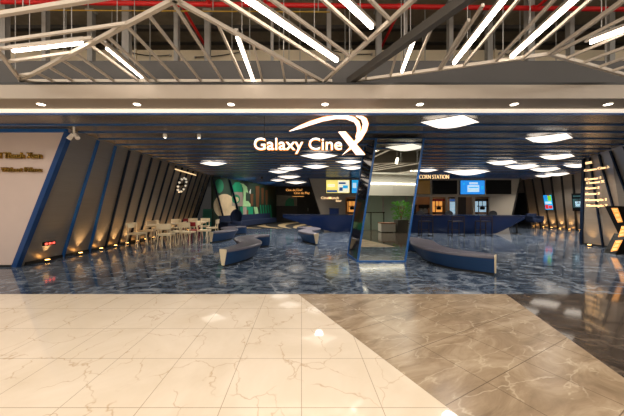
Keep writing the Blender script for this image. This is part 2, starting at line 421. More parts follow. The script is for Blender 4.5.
mp('green_ring', 'mural_green', circ(236, 199, 4, 4.5), .03)
mp('grey_disc', 'mural_cream', circ(236.5, 199.5, 2.2, 2.6), .044)
mp('lime_arch', 'mural_lime', [(240, 183), (243.5, 184), (247, 187), (248, 193), (248, 201), (250.5, 204), (250.5, 206.5), (242.5, 206.5), (243.5, 195), (243, 188)], .016)
mp('dark_window', 'mural_dark', [(246, 192), (248, 193), (248, 201), (245.8, 201)], .03)
mp('green_panel', 'mural_green', [(240, 206.6), (253, 206.6), (253, 219.5), (240, 219.5)], .016)
mp('grey_stripe', 'mural_grey', [(243, 207), (246.5, 207), (246.5, 219), (243, 219)], .03)
mp('brown_figure', 'mural_brown', [(246.6, 210), (248.2, 210), (248.4, 219), (246.4, 219)], .03)
for x, y0, y1, w in ((251.8, 194, 206, 1.6), (257.5, 186, 207, 2.0), (262.5, 188, 204, 1.4), (266.5, 190, 205, 1.2)):
    mp('tree_trunk', 'mural_brown', [(x-w, y0), (x+w, y0), (x+w*.7, y1), (x-w*.7, y1)], .016)
mp('lime_flare', 'mural_lime', [(253.6, 207), (257, 207), (260, 219), (256, 219)], .016)
for x in (261.5, 264, 266.5, 269, 271.3):
    mp('green_stripe', 'mural_green', [(x-1.6, 205), (x-.5, 205), (x+.8, 220.5), (x-.3, 220.5)], .016)
p0 = onm(249.3, 193.5, .05); p1 = onm(252.8, 193.5, .05)
lettering('d', p0, p1-p0, (0, 0, 1), .36, None, .02).build('letter', 'mural_white', mural)
for i, (x0, y0, x1, y1) in enumerate(((212.6, 177.5, 224, 220), (229.6, 179.5, 240.5, 218.5))):
    p = onm(x0, y0, .13); q = onm(x1, y1, .13)
    d = (p-q)/(p.z-q.z); bt = q-d*q.z; tp = q+d*(HC-q.z-.09)
    tag(MB().bar(bt, tp, .1, .1, up=(1, 0, 0)).build('slanted_post', 'navy_metal'), ['navy slanted post at the left end of the mural', 'navy slanted post crossing the cream disc side of the mural'][i], 'post', 'slanted posts before the mural')
# teal board leaning at wall end
tag(MB().prism([at(203, 209, 15.6), at(212, 209, 15.6), at(210.5, 231, 15.6), at(202, 231, 15.6)], (0, .06, 0)).build('display_board', 'teal'), 'teal board standing at the far end of the leaning left wall', 'board')
for k, (x, y) in enumerate(((-2.6, 16.6), (-1.4, 19.6))):  # pair of spotlights added to brighten the mural
    t = thing('ceiling_spotlight', ['black ceiling spotlight aimed at the near half of the mural', 'black ceiling spotlight aimed at the far half of the mural'][k], 'spotlight', (x, y, HC-.14))
    b = MB(); b.lathe([(.04, 0), (.055, .02), (.055, .11), (.03, .14)], (x, y, HC-.14), 14); b.build('head', 'black_metal', t, True)
    tg = MP0+MD*(2.2+3.2*k)+V(0, 0, 1.9)
    l = bpy.data.lights.new('lamp', 'SPOT'); l.energy = 260; l.color = (1, .92, .8); l.spot_size = 1.5; l.spot_blend = .8; l.shadow_soft_size = .03
    lo = bpy.data.objects.new('lamp', l); C.objects.link(lo); lo.parent = t; lo.location = (0, 0, -.04)
    lo.rotation_euler = (tg-V(x, y, HC-.18)).to_track_quat('-Z', 'Y').to_euler()
# carpet
cp = MB(); cp.prism([(-4.2, 16.9, 0.001), (1.6, 16.9, .001), (1.6, 24.6, .001), (-1.3, 24.6, .001)], (0, 0, .012))
tag(cp.build('carpet', 'carpet'), 'black carpet with cream swirling rays in front of the dark back wall', 'carpet')
# back wall items
pc = thing('landscape_picture', 'wide pale green landscape picture on the black back wall', 'picture', at(286, 206, 24.86))
MB().prism([at(275, 206.5, 24.88), at(297.5, 206.5, 24.88), at(297.5, 194.5, 24.88), at(275, 194.5, 24.88)], (0, -.03, 0)).build('frame', 'brown_wall', pc)
MB().prism([at(275.6, 206, 24.84), at(297, 206, 24.84), at(297, 196.5, 24.84), at(281, 195.2, 24.84), at(275.6, 195, 24.84)], (0, -.02, 0)).build('print', 'landscape', pc)
MB().prism([at(285, 206, 24.81), at(294.5, 206, 24.81), at(293.5, 199, 24.81), at(289, 198, 24.81), at(286, 200.5, 24.81)], (0, -.01, 0)).build('tree_patch', 'mural_green', pc)
o = MB().prism([at(276, 221, 24.88), at(297, 221, 24.88), at(297, 206.8, 24.88), at(276, 206.8, 24.88)], (0, -.04, 0)).build('trim_1', 'brown_wall'); struct(o)
o = MB().prism([at(298.5, 221.1, 24.88), at(314.5, 221.1, 24.88), at(314.5, 198, 24.88), at(298.5, 198, 24.88)], (0, -.05, 0)).build('door_2', 'black_wall'); struct(o)
MB().bar(at(308, 208, 24.8), at(308, 211, 24.8), .04).build('handle', 'steel', o)
sg = thing('wall_sign', 'orange glowing two-line sign reading Cine de Chef on the black back wall', 'sign', at(298, 192, 24.8))
words('Cine de Chef', at(286, 191, 24.82), (1, 0, 0), .22, 1.6, 'letter_orange', sg)
words('Cine de Play', at(294, 194, 24.82), (1, 0, 0), .22, 1.55, 'letter_orange', sg)
MB().bar(at(292.5, 196.4, 24.82), at(304, 196.4, 24.82), .02, .03).build('underline', 'letter_orange', sg)
# banquette along the mural
bq = thing('banquette', 'long navy banquette at the foot of the mural', 'banquette', MP0+MD*3.5)
def bqpoly(o0, o1, z0, z1, s0=.3, s1=7.4):
    a = MP0+MNn*o0; b = MP0+MNn*o1
    m_ = MB(); m_.prism([a+MD*s0+V(0, 0, z0), b+MD*s0+V(0, 0, z0), b+MD*s1+V(0, 0, z0), a+MD*s1+V(0, 0, z0)], (0, 0, z1-z0)); return m_
bqpoly(.3, .85, 0, .08).build('plinth', 'sofa_base', bq)
bqpoly(.3, .92, .08, .46).build('seat', 'navy_fabric', bq, bevel=.03)
bqpoly(.2, .3, .08, .86).build('backrest', 'navy_fabric', bq, bevel=.03)
# round navy lounge chair before the mural
lc = thing('lounge_chair', 'round navy high-back lounge chair in front of the mural', 'chair', at(236, 229, 15.2)*V(1, 1, 0).x if False else V(-3.93, 15.2, 0))
b = MB(); b.lathe([(.28, 0), (.3, .02), (.05, .05), (.04, .38), (.1, .4)], (-3.93, 15.2, 0), 20); b.build('pedestal', 'black_metal', lc, True)
b = MB(); b.lathe([(.22, .4), (.33, .42), (.36, .5), (.34, .56), (.1, .58)], (-3.93, 15.2, 0), 24); b.build('seat', 'navy_fabric', lc, True)
b = MB(); R = 18
vs = []; fs = []
for i in range(13):
    t = i/12; z = .5+.8*t; w = .37*math.sqrt(max(0.02, 1-(2*t-.9)**2*.8))
    for k in range(R+1):
        a = PI*.06+PI*.88*k/R
        for rr in (1, .86): vs.append((-3.93+w*rr*math.cos(a), 15.2+.37*rr*math.sin(a)*.9, z))
n2 = (R+1)*2
for i in range(12):
    for k in range(R):
        q = i*n2+k*2
        fs += [(q, q+2, q+n2+2, q+n2), (q+1, q+n2+1, q+n2+3, q+3)]
    for k in (0, R): q = i*n2+k*2; fs.append((q, q+1, q+n2+1, q+n2))
for i in (0, 12):
    for k in range(R): q = i*n2+k*2; fs.append((q, q+1, q+3, q+2))
b.add(vs, fs); b.build('backrest', 'navy_fabric', lc, True)
# ------------------------------------------------------------------ front soffit and fascia
mb = MB(); mb.bbox((-14, 4.66, 3.47), (16, 5.19, 3.54)); sof = struct(mb.build('trim_1', 'soffit')); sof.name = 'trim_2'
mb = MB(); mb.bbox((-14, 4.62, 3.465), (16, 4.66, 3.715)); struct(mb.build('trim_3', 'fascia'))
mb = MB(); mb.bbox((-14, 4.615, 3.715), (16, 4.9, 3.755)); struct(mb.build('trim_4', 'dark_trim'))
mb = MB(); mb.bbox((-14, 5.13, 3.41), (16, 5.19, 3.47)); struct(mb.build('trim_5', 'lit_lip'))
mb = MB(); mb.bbox((-14, 4.98, 3.755), (16, 5.06, 4.36)); struct(mb.build('trim_6', 'bulkhead'))
mb = MB(); mb.bbox((-14, 4.9, 3.755), (16, 4.98, 3.79)); struct(mb.build('trim_7', 'trim_white'))
# mall slab and plenum walls
mb = MB(); mb.bbox((-16, -14, 6.4), (18, 8.2, 6.6)); struct(mb.build('ceiling', 'slab'))
mb = MB(); mb.bbox((-16, 8.0, 3.6), (18, 8.15, 6.4)); struct(mb.build('wall_plenum', 'plenum'))
mb = MB(); mb.bbox((-16.1, -14, 0), (-16, 8, 6.4)); struct(mb.build('wall_mall_left', 'grey_paint'))
mb = MB(); mb.bbox((18, -14, 0), (18.1, 8, 6.4)); struct(mb.build('wall_mall_right', 'grey_paint'))
dpos = [41, 137, 231, 325, 420, 514, 608]
def downlight(x):
    t = thing('downlight', '', 'downlight', (x, 4.89, 3.47), 'downlights in the front soffit')
    b = MB(); b.lathe([(.062, -.008), (.075, -.006), (.075, 0), (.062, 0)], (x, 4.89, 3.47), 20); b.build('rim', 'trim_white', t, True)
    b = MB(); b.lathe([(.06, -.01), (.06, -.002)], (x, 4.89, 3.47), 20); b.build('lens', 'lamp', t)
    return t
d0 = None
for i, px in enumerate(dpos):
    x = (px-CX)/F*4.89
    if d0 is None: d0 = t = downlight(x)
    else: t = copy_tree(d0); t.location.x = x
    t['label'] = 'round downlight in the soffit over the cinema entrance, %s from the left' % ORD[i]
def spotlamp(p, lab, grp=None):
    t = thing('spotlight', lab, 'spotlight', p)
    MB().bar(p, p+V(0, 0, .2), .03).build('stem', 'trim_white', t)
    for sx in (-1, 1):
        d = V(.5*sx+.2, -.3, -.75).normalized(); MB().tube([p+V(.03*sx, 0, .02), p+V(.03*sx, 0, .02)+d*.15], .04, 12, .05).build('head', 'trim_white', t, True)
q_ = at(74, 130, 6.1); spotlamp(V(q_.x, 6.1, HC-.2), 'small white twin spotlight at the top corner of the pale left wall')
for k, (px, py) in enumerate(((165, 135), (199, 135.5))):
    q_ = onz(px, py, HC-.03)
    t = thing('ceiling_spotlight', ['small white ceiling spotlight on the left, nearer the leaning wall', 'small white ceiling spotlight on the left, nearer the hanging sign'][k], 'spotlight', (q_.x, q_.y, HC-.1))
    b = MB(); b.lathe([(.03, 0), (.05, .02), (.05, .09), (.03, .1)], (q_.x, q_.y, HC-.1), 14); b.build('head', 'trim_white', t, True)
    b = MB(); b.lathe([(.028, -.004), (.028, .002)], (q_.x, q_.y, HC-.1), 14); b.build('lens', 'lamp', t)
# ------------------------------------------------------------------ open ceiling above: posts, pipe, duct
for i, px in enumerate([2, 44, 90, 125.5, 176, 207, 272, 329, 379, 406, 451, 490, 531, 572, 612]):
    Y = 5.8+(i % 3)*.25; x = (px-CX)/F*Y; w = [.16, .1, .13][i % 3]
    if px in (272, 406): w = .06
    t = thing('steel_post', 'grey steel hanger post in the open ceiling void, %s from the left' % ORD[i], 'post', (x, Y, 3.53), 'hanger posts in the open ceiling')
    b = MB(); b.bbox((x-w/2, Y-.012, 3.53), (x+w/2, Y+.012, 6.41)); b.bbox((x-w/2, Y, 3.53), (x-w/2+.015, Y+.1, 6.4)); b.bbox((x+w/2-.015, Y, 3.53), (x+w/2, Y+.1, 6.4)); b.build('channel', 'steel', t)
    b = MB(); b.bbox((x-w*.8, Y-.03, 6.36), (x+w*.8, Y+.12, 6.4)); b.build('top_plate', 'steel', t)
rp = thing('sprinkler_pipe', 'red sprinkler pipe with branches running across the open ceiling', 'pipe', (0, 5.55, 5.85))
Zp = 5.88
pa, pb = onz(60, 2.4, Zp), onz(560, 8.6, Zp); dd = (pb-pa).normalized()
MB().tube([pa-dd*7, pb+dd*7], .047, 12).build('main_pipe', 'red', rp, True)
for px, sgn, L in ((178, 1, 1.5), (207, -1, 1.4), (262, -1, 1.4), (398, 1, 1.5), (535, -1, 1.4), (70, -1, 1.2)):
    t_ = (px-60)/500; q = lerp(pa, pb, t_)
    MB().tube([q, q+V(0, sgn*L, -.02)], .035, 10).build('branch_pipe', 'red', rp, True)
    MB().tube([q-dd*.09, q+dd*.09], .058, 12).build('coupling', 'red', rp, True)
cd_ = thing('conduit', 'thin yellow conduit below the red pipe in the open ceiling', 'pipe', at(135, 11, 5.42))
MB().tube([at(-60, 9.5, 5.42), at(330, 12, 5.42)], .012, 6).build('pipe_run', 'yellow', cd_, True)
for u in (.05, .38, .7, .97):
    g = lerp(at(-60, 9.5, 5.42), at(330, 12, 5.42), u); MB().bbox((g.x-.01, g.y-.004, g.z), (g.x+.01, g.y+.004, 6.41)).build('hanger_strap', 'steel', cd_)
dt = thing('air_duct', 'long beige air duct high behind the grey bulkhead', 'duct', (0, 6.8, 5.2))
b = MB(); b.bbox((-13, 6.7, at(0, 62, 6.7).z-.3), (14, 7.2, at(0, 50, 6.7).z)); b.build('casing', 'duct', dt)
for k in range(14):
    x = -12+k*1.9; b = MB(); b.bbox((x, 6.67, at(0, 62, 6.7).z-.3), (x+.04, 7.22, at(0, 50, 6.7).z+.02)); b.build('joint_flange', 'duct', dt)
    MB().bbox((x, 6.69, at(0, 50, 6.7).z), (x+.02, 6.72, 6.41)).build('hanger_strap', 'steel', dt)
for k, (y0, Y) in enumerate(((40, 7.6), (26, 6.9))):
    tag(MB().bbox((-13, Y-.06, at(0, y0+4, Y).z), (14, Y+.06, at(0, y0, Y).z)).build('steel_beam', 'tube_dark'), ['dark steel beam just above the beige air duct', 'dark steel beam crossing high between the hanger posts'][k], 'beam')
b = MB()
for k, (x0, y0, x1, y1, sag) in enumerate(((133, 53, 170, 55, 4), (195, 57, 240, 52, 3), (330, 50, 372, 54, 4), (500, 53, 540, 55, 3))):
    p, q = at(x0, y0, 6.65), at(x1, y1, 6.65); pts = []
    for i in range(9):
        t = i/8; r = lerp(p, q, t); r.z -= .03*sag*4*t*(1-t)*.4; pts.append(r)
    t = thing('cable', 'black cable sagging before the beige duct, %s from the left' % ORD[k], 'cable', pts[4], 'cables in the open ceiling')
    MB().tube(pts, .012, 6).build('wire', 'cable', t, True)
    for g in (pts[0], pts[-1]): MB().bbox((g.x-.015, g.y-.015, g.z-.02), (g.x+.015, 6.702, g.z+.02)).build('clip', 'steel', t)
for k, px in enumerate((66, 112, 150, 232, 289, 300, 345, 425, 470, 520, 556)):
    p = at(px, 70, 6.3)
    tag(MB().tube([V(p.x, 6.3, 4.4), V(p.x, 6.3, 6.41)], .012, 6).build('hanger_rod', 'steel'), 'thin steel hanger rod in the open ceiling void, %s from the left' % ORD[k], 'rod', 'thin hanger rods in the open ceiling')
# ------------------------------------------------------------------ hanging frames of tubes, level at ZT
ZT = EYE+2.35
def T2(a, ext=0, which=None):
    p, q = onz(a[0], a[1], ZT), onz(a[2], a[3], ZT); d = (q-p).normalized()
    if ext:
        if a[1] < 3 : p = p-d*ext
        if a[3] < 3 : q = q+d*ext
    return p, q
def frame(label, chords, rails, dark=()):
    cs = [T2(c, 2.2) for c in chords]; base = sum((p+q for p, q in cs), V(0, 0, 0))/(2*len(cs))
    t = thing('ceiling_frame', label, 'ceiling frame', base, 'hanging tube frames below the mall ceiling')
    for i, (p, q) in enumerate(cs):
        if i in dark: MB().bar(p, q, .1, .12).build('edge_beam', 'tube_dark', t)
        else: MB().bar(p, q, .045, .05).build('chord', 'tube', t)
    for r in rails:
        p, q = T2(r, 1.6); MB().bar(p, q, .03, .04).build('rail', 'tube', t)
    q = base+V(0, 0, .03)
    e = cs[0][0]
    for p, q in cs[:2]:
        for u in (.3, .8):
            g = lerp(p, q, u)+V(0, 0, .02)
            MB().tube([g, V(g.x, g.y, 6.4)], .006, 5).build('hanger_rod', 'steel', t)
    return t
frame('triangular tube frame at the left with rails running depthwise', [(20, 80.5, 172, 1), (175.5, 0, 322, 81), (20, 81, 332, 81)],
      [(37, 73, 53, 81), (49, 67, 73, 81), (62, 60, 95, 81), (74.5, 53, 114, 81), (90, 45, 138, 80.5), (100, 40, 149, 81), (107, 36, 157, 81), (126, 25, 179, 81), (148, 14, 201, 81), (172, 1, 223, 81), (218, 24.4, 244, 81), (253, 43.7, 262.5, 81), (281, 59, 285, 81), (306, 73, 306, 81)])
frame('tube frame at the far left with rails running sideways', [(-12, 38, 20.5, 80), (-60, 24, 88, 0)],
      [(-40, 47, 126, 23.5), (-20, 51, 92, 38), (6.5, 61.7, 70.7, 52.7), (18, 75.5, 33, 73.5)])
frame('tube frame overhead in the centre with rails slanting right', [(413, 0, 323, 82)],
      [(224.5, 0, 337, 71), (272, 0, 350, 56), (323, 0, 368, 40.6), (370.5, 0, 390, 20)])
frame('tube frame right of centre with one thick dark edge beam', [(348.5, 82, 464, 0), (349, 81.5, 550, 54)],
      [(397.4, 50, 390.5, 75.5), (434.7, 20.6, 413, 72), (469, 20, 438.5, 69.4), (483, 5, 441, 69), (518, 0, 464, 65), (554, 0, 496, 61), (590, 0, 524.4, 57), (366, 74, 366, 79)], dark=(0,))
frame('tube frame at the far right with rails fanning to the corner', [(550, 54, 700, 96), (550, 53, 624, 0)],
      [(553, 54, 640, 10), (567, 58, 640, 27), (583.6, 62.5, 640, 41.7), (599, 67, 640, 52), (613, 70.5, 640, 62)])
def backframe(label, pts, n, dirv):
    t = thing('ceiling_frame', label, 'ceiling frame', V(sum(p[0] for p in pts)/3, sum(p[1] for p in pts)/3, ZT), 'hanging tube frames below the mall ceiling')
    P3 = [V(x, y, ZT) for x, y in pts]
    for i in range(3): MB().bar(P3[i], P3[(i+1) % 3], .05, .055).build('chord', 'tube', t)
    for k in range(1, n): MB().bar(lerp(P3[0], P3[1], k/n), lerp(P3[0], P3[2], k/n), .03, .04).build('rail', 'tube', t)
    for p in P3: MB().tube([p*.9+V(*[sum(q[i] for q in P3)/3 for i in range(3)])*.1, V(*((p*.9+V(*[sum(q[i] for q in P3)/3 for i in range(3)])*.1).xy), 6.4)], .006, 5).build('hanger_rod', 'steel', t)
backframe('tube frame of the mall ceiling behind the viewpoint, over the planter', [(2.2, -.6), (6.6, -.2), (4.6, -3.6)], 6, 0)
backframe('tube frame of the mall ceiling behind the viewpoint, beyond the balustrade', [(8.4, -1), (6.9, -4.6), (10.6, -4.2)], 6, 0)
backframe('tube frame of the mall ceiling behind the viewpoint, on its left', [(-1.5, -.6), (1.2, -3.4), (-4.8, -3)], 6, 0)
# linear lights fixed between the rails
def linear(label, x0, y0, x1, y1, w=.055):
    w = w*.62
    p, q = onz(x0, y0, ZT-.01), onz(x1, y1, ZT-.01)
    if y0 < 2: p = p-(q-p).normalized()*.5
    t = thing('linear_light', label, 'linear light', (p+q)/2, 'linear lights in the tube frames')
    MB().bar(p, q, w, .05).build('diffuser', 'led', t)
    up = V(0, 0, .05); d = (q-p).normalized()*.05; MB().bar(p+up-d, q+up+d, w+.02, .04).build('housing', 'led_body', t)
    for g in (lerp(p, q, .25), lerp(p, q, .75)): MB().tube([g+V(0, 0, .07), V(g.x, g.y, 6.4)], .005, 5).build('hanger_wire', 'steel', t)
    return t
linear('linear light at the far left, nearly level in the picture', 13, 50.5, 82, 42.4)
linear('linear light on the left pointing down to the right', 107, 47.6, 142, 77)
linear('short steep linear light left of centre', 237, 36, 253, 80)
linear('longest linear light slanting across the top centre', 247.5, 0, 337, 60.5, .07)
linear('linear light cut by the top edge right of the longest one', 343.5, 0, 372, 27, .06)
linear('short linear light beside the thick dark beam', 414, 40, 402, 71.5, .05)
linear('long linear light right of the dark beam', 504, 0, 454, 63, .06)
linear('long linear light second from the right edge', 574.6, 0, 511.6, 56.6, .06)
linear('linear light in the upper right corner', 640, 23.5, 590, 42.4, .055)
# the mall goes on behind the viewpoint: more of the same lights, added to brighten it
for k, (x, y, a) in enumerate(((-5, .4, .3), (-2, -.8, 1.2), (1.5, .2, .8), (5, .3, 1.9), (8.5, 1.2, .4), (-8, 1.5, .2), (-4, -3.5, .9), (0, -3.2, .3), (4, -3.2, 1.4), (8, -3, .6), (-8.5, -2, 1.1), (11, 3, 1.5), (-10.5, 3.2, 1.2))):
    d = V(math.cos(a), math.sin(a), 0)*.8; p = V(x, y, ZT)
    t = thing('linear_light', 'linear light of the mall walkway behind the viewpoint', 'linear light', p, 'linear lights behind the viewpoint')
    MB().bar(p-d, p+d, .09, .05).build('diffuser', 'led', t)
    MB().bar(p-d+V(0, 0, .05), p+d+V(0, 0, .05), .12, .04).build('housing', 'led_body', t)
    for g in (p-d*.5, p+d*.5): MB().tube([g+V(0, 0, .07), V(g.x, g.y, 6.4)], .005, 5).build('hanger_wire', 'steel', t)
# ------------------------------------------------------------------ entrance sign
SY = 5.34
sign = thing('entrance_sign', 'hanging glowing white Galaxy Cine X sign with a sweeping arc', 'sign', at(311, 150, SY))
word = 'Galaxy Cine'
def measure(s):
    vs, _ = text_mb(s, 1); return min(v.x for v in vs), max(v.x for v in vs)
fx0, fx1 = measure(word); TW = (342-253.9)/F*SY; kx = TW/(fx1-fx0); kz = (12.4/F*SY)/.73
org = at(253.9, 149.6, SY)
for i, ch in enumerate(word):
    if ch == ' ': continue
    a0, a1_ = measure(ch); _, e1 = measure(word[:i+1]); sh = e1-a1_
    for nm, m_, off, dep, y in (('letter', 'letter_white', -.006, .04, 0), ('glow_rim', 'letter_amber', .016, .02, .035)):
        vs, fs = text_mb(ch, 1, None, dep/kz, off)
        b = MB(); b.add([org+V((v.x+sh-fx0)*kx, y+v.z*kz, v.y*kz) for v in vs], fs)
        if nm == 'letter': par = b.build(nm, m_, sign)
        else: b.build(nm, m_, par)
def signpoly(name, pts, m_='letter_white', y=0, th=.04, par=None):
    return MB().prism([at(x, yy, SY+y-th/2) for x, yy in pts], (0, th, 0)).build(name, m_, par or sign)
def grow(pts, k):
    n = len(pts); out = []
    ar = sum(pts[i][0]*pts[(i+1) % n][1]-pts[(i+1) % n][0]*pts[i][1] for i in range(n)); sg_ = 1 if ar > 0 else -1
    for i in range(n):
        a, c = Vector(pts[i-1]), Vector(pts[(i+1) % n]); d = (c-a).normalized()
        out.append((pts[i][0]+d.y*k*sg_, pts[i][1]-d.x*k*sg_))
    return out
XS = [(338.7, 131.6), (345.4, 131.6), (365, 154.6), (356.6, 154.6)]
ARC = [(289.4, 131), (300, 125.6), (310, 121.3), (323, 117.2), (336, 115.2), (347, 115.2), (354.5, 117.2), (359, 121.5), (360.5, 127), (359.5, 133), (356.5, 138.5), (356, 136.5), (357.6, 131), (357.2, 126), (354.5, 121.6), (346.5, 118.6), (336, 118.4), (323, 120.7), (310, 124.8), (300, 128.2)]
TAIL = [(356, 115.6), (362, 115.8), (366.5, 118.5), (368.3, 123.6), (366.8, 130), (361.5, 139), (352, 148), (342, 155.2), (350.5, 146.6), (357.5, 137.4), (362.2, 129.4), (363.4, 123.6), (361.6, 118.8)]
for nm, pts in (('x_stroke', XS), ('arc', ARC), ('tail_stroke', TAIL)):
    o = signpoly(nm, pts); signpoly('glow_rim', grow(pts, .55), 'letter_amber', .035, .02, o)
for px in (264.5, 341):
    p = at(px, 132 if px > 300 else 137, SY+.03); MB().tube([p, V(p.x, p.y, HC-.002)], .008, 6).build('hanger_rod', 'black_metal', sign)
MB().bar(at(255, 143, SY+.06), at(358, 143, SY+.06), .02, .03).build('rail', 'black_metal', sign)
# ------------------------------------------------------------------ stretched pillow lights
def pillow(a=.72, b_=.5, hgt=.12):
    t = thing('pillow_light', '', 'ceiling light', (0, 0, 0), 'diamond pillow lights on the cinema ceiling')
    b = MB(); N = 14; vs = []; fs = []
    for i in range(N+1):
        for j in range(N+1):
            u, v = 2*i/N-1, 2*j/N-1
            vs.append(((u+v)/2*a, (u-v)/2*b_, -hgt*((1-u*u)*(1-v*v))**.8-.012))
    for i in range(N):
        for j in range(N): q = i*(N+1)+j; fs.append((q, q+1, q+N+2, q+N+1))
    b.add(vs, fs); b.build('diffuser', 'pillow', t, True)
    c = [(a, 0), (0, b_), (-a, 0), (0, -b_)]
    b = MB()
    for k in range(4):
        p, q = c[k], c[(k+1) % 4]; b.bar((*p, -.006), (*q, -.006), .02, .012)
    b.build('rim', 'navy_metal', t)
    MB().bbox((-.12, -.12, -.012), (.12, .12, .043)).build('mount', 'navy_metal', t)
    return t
PL = [(450, 124, 59, 'diamond pillow light nearest the entrance, above the mirrored column side'),
      (549, 139.5, 48, 'large diamond pillow light on the right, nearest the front'),
      (557, 157.5, 36, 'diamond pillow light on the right behind the nearest one there'),
      (467, 172, 50, 'widest diamond pillow light above the blue menu screen'),
      (502, 163.3, 32, 'diamond pillow light left in the right-hand cluster'),
      (522, 167, 36, 'diamond pillow light in the middle of the right-hand cluster'),
      (545, 169.8, 32, 'diamond pillow light right of middle in the right-hand cluster'),
      (578, 166, 30, 'diamond pillow light half hidden by the lettered right wall'),
      (544, 176.5, 19, 'small diamond pillow light at the back left of the right cluster'),
      (557, 174.6, 26, 'diamond pillow light at the back right of the right cluster'),
      (427, 171, 22, 'diamond pillow light just right of the mirrored column top'),
      (319, 156.8, 38, 'diamond pillow light directly below the sign lettering'),
      (349, 162.8, 28, 'diamond pillow light below the big X of the sign'),
      (316, 167.3, 27, 'second diamond pillow light below the sign lettering'),
      (352, 168.6, 20, 'diamond pillow light touching the mirrored column left edge'),
      (290, 169.3, 26, 'diamond pillow light front of the left rear cluster'),
      (279, 172.4, 20, 'diamond pillow light left in the rear cluster'),
      (289, 177.4, 24, 'diamond pillow light in the middle of the left rear cluster'),
      (278, 180.8, 16, 'diamond pillow light at back left of the rear cluster'),
      (296, 182.8, 22, 'diamond pillow light farthest back above the orange sign'),
      (213.5, 164.3, 28, 'lone diamond pillow light on the left above the cream chairs')]
pl0 = pillow()
for i, (px, py, w, lab) in enumerate(PL):
    t = pl0 if i == 0 else copy_tree(pl0)
    p = onz(px, py-.3, HC-.09); t.location = (p.x, p.y, HC-.047); t['label'] = lab
    l = bpy.data.lights.new('lamp', 'SPOT'); l.energy = 135; l.color = (1, .93, .84); l.spot_size = 2.4; l.spot_blend = .5; l.shadow_soft_size = .14
    lo = bpy.data.objects.new('lamp', l); C.objects.link(lo); lo.parent = t; lo.location = (0, 0, -.16)
    s = w/F*p.y/1.44; s = max(.8, min(s, 1.75)); t.scale = (s, s*(1 if s < 1.3 else .8), s)
# ------------------------------------------------------------------ mirrored leaning column
DC = V(.52, 0, HC)
cA = [V(1.50, 6.78, 0), V(2.77, 6.78, 0), V(2.77, 7.75, 0), V(1.42, 7.75, 0)]
col = thing('mirror_column', 'leaning mirror-clad column with blue edges in the middle of the entrance', 'column', (2.1, 7.2, 0))
def face(i, j, ins=.0, t0=0, t1=.972): return [cA[i]+DC*t0, cA[j]+DC*t0, cA[j]+DC*t1, cA[i]+DC*t1]
core = MB(); k = [V(1.53, 6.81, 0), V(2.74, 6.81, 0), V(2.74, 7.72, 0), V(1.46, 7.72, 0)]
core.add([p+DC*.0 for p in k]+[p+DC*.972 for p in k], [(0, 1, 2, 3), (4, 5, 6, 7), (0, 1, 5, 4), (1, 2, 6, 5), (2, 3, 7, 6), (3, 0, 4, 7)]); core.build('core', 'black_metal', col)
MB().prism(face(0, 1), (0, .02, 0)).build('mirror_face', 'mirror', col)
MB().prism(face(3, 0), (.03, 0, 0)).build('smoked_face', 'dark_mirror', col)
MB().prism(face(1, 2), (-.02, 0, 0)).build('mirror_face', 'mirror', col)
for i in range(4): MB().bar(cA[i], cA[i]+DC*.972, .045, .045, up=(1, 0, 0)).build('edge_trim', 'blue_metal', col)
MB().bar(cA[0]+V(0, 0, .02), cA[1]+V(0, 0, .02), .05, .04).build('base_trim', 'blue_metal', col)
MB().bar(cA[3]+V(0, 0, .02), cA[0]+V(0, 0, .02), .05, .04).build('base_trim', 'blue_metal', col)
# ------------------------------------------------------------------ S-shaped benches
def bench(mirror, loc, label, sc=1.0, path=None):
    t = thing('curved_bench', label, 'bench', loc, 'S-shaped navy benches in the lobby')
    cp_ = [(.05, 0), (.38, .7), (.46, 1.35), (.2, 1.95), (.02, 2.45), (.25, 3.0), (.75, 3.2)]
    if mirror: cp_ = [(-x, y) for x, y in cp_]
    if path: cp_ = path
    cp_ = [(x*sc, y*sc) for x, y in cp_]
    pts = []
    P = [cp_[0]]+cp_+[cp_[-1]]
    for i in range(1, len(P)-2):
        for k in range(6):
            u = k/6; a, b, c, d = (Vector(P[i+j]) for j in (-1, 0, 1, 2))
            pts.append(.5*((2*b)+(c-a)*u+(2*a-5*b+4*c-d)*u*u+(3*b-a-3*c+d)*u**3))
    pts.append(Vector(cp_[-1])); n = len(pts)
    def ring(i, sect):
        d = (pts[min(i+1, n-1)]-pts[max(i-1, 0)]).normalized(); a = Vector((d.y, -d.x))
        s = i/(n-1); wk = .38+.85*max(0, math.sin(PI*s))**.7
        return [V(loc[0]+pts[i].x+a.x*o*wk, loc[1]+pts[i].y+a.y*o*wk, z) for o, z in sect]
    def sweep(sect, nm, m_, caps=True, bev=0):
        b = MB(); vs = []; fs = []; m = len(sect)
        for i in range(n): vs += ring(i, sect)
        for i in range(n-1):
            for k in range(m): fs.append((i*m+k, i*m+(k+1) % m, (i+1)*m+(k+1) % m, (i+1)*m+k))
        if caps: fs += [tuple(range(m)), tuple((n-1)*m+k for k in range(m))]
        b.add(vs, fs); return b.build(nm, m_, t, True)
    sweep([(-.07, 0), (.07, 0), (.07, .05), (-.07, .05)], 'plinth', 'sofa_base')
    sweep([(-.1, .05), (.1, .05), (.28, .37), (-.28, .37)], 'body', 'sofa')
    sweep([(-.285, .37), (.285, .37), (.285, .41), (.26, .435), (-.26, .435), (-.285, .41)], 'seat_top', 'sofa_top')
    # end panel
    for i, sgn in ((0, -1), (n-1, 1)):
        r = ring(i, [(-.1, .045), (.1, .045), (.29, .40), (.27, .437), (-.27, .437), (-.29, .40)])
        d = (pts[1]-pts[0]).normalized()*-1 if i == 0 else (pts[-1]-pts[-2]).normalized()
        MB().prism(r, (d.x*.025, d.y*.025, 0)).build('end_panel', 'sofa_end' if i == 0 else 'sofa', t)
    return t
bench(False, (-1.97, 6.22, 0), 'navy S-shaped bench nearest on the left of the entrance')
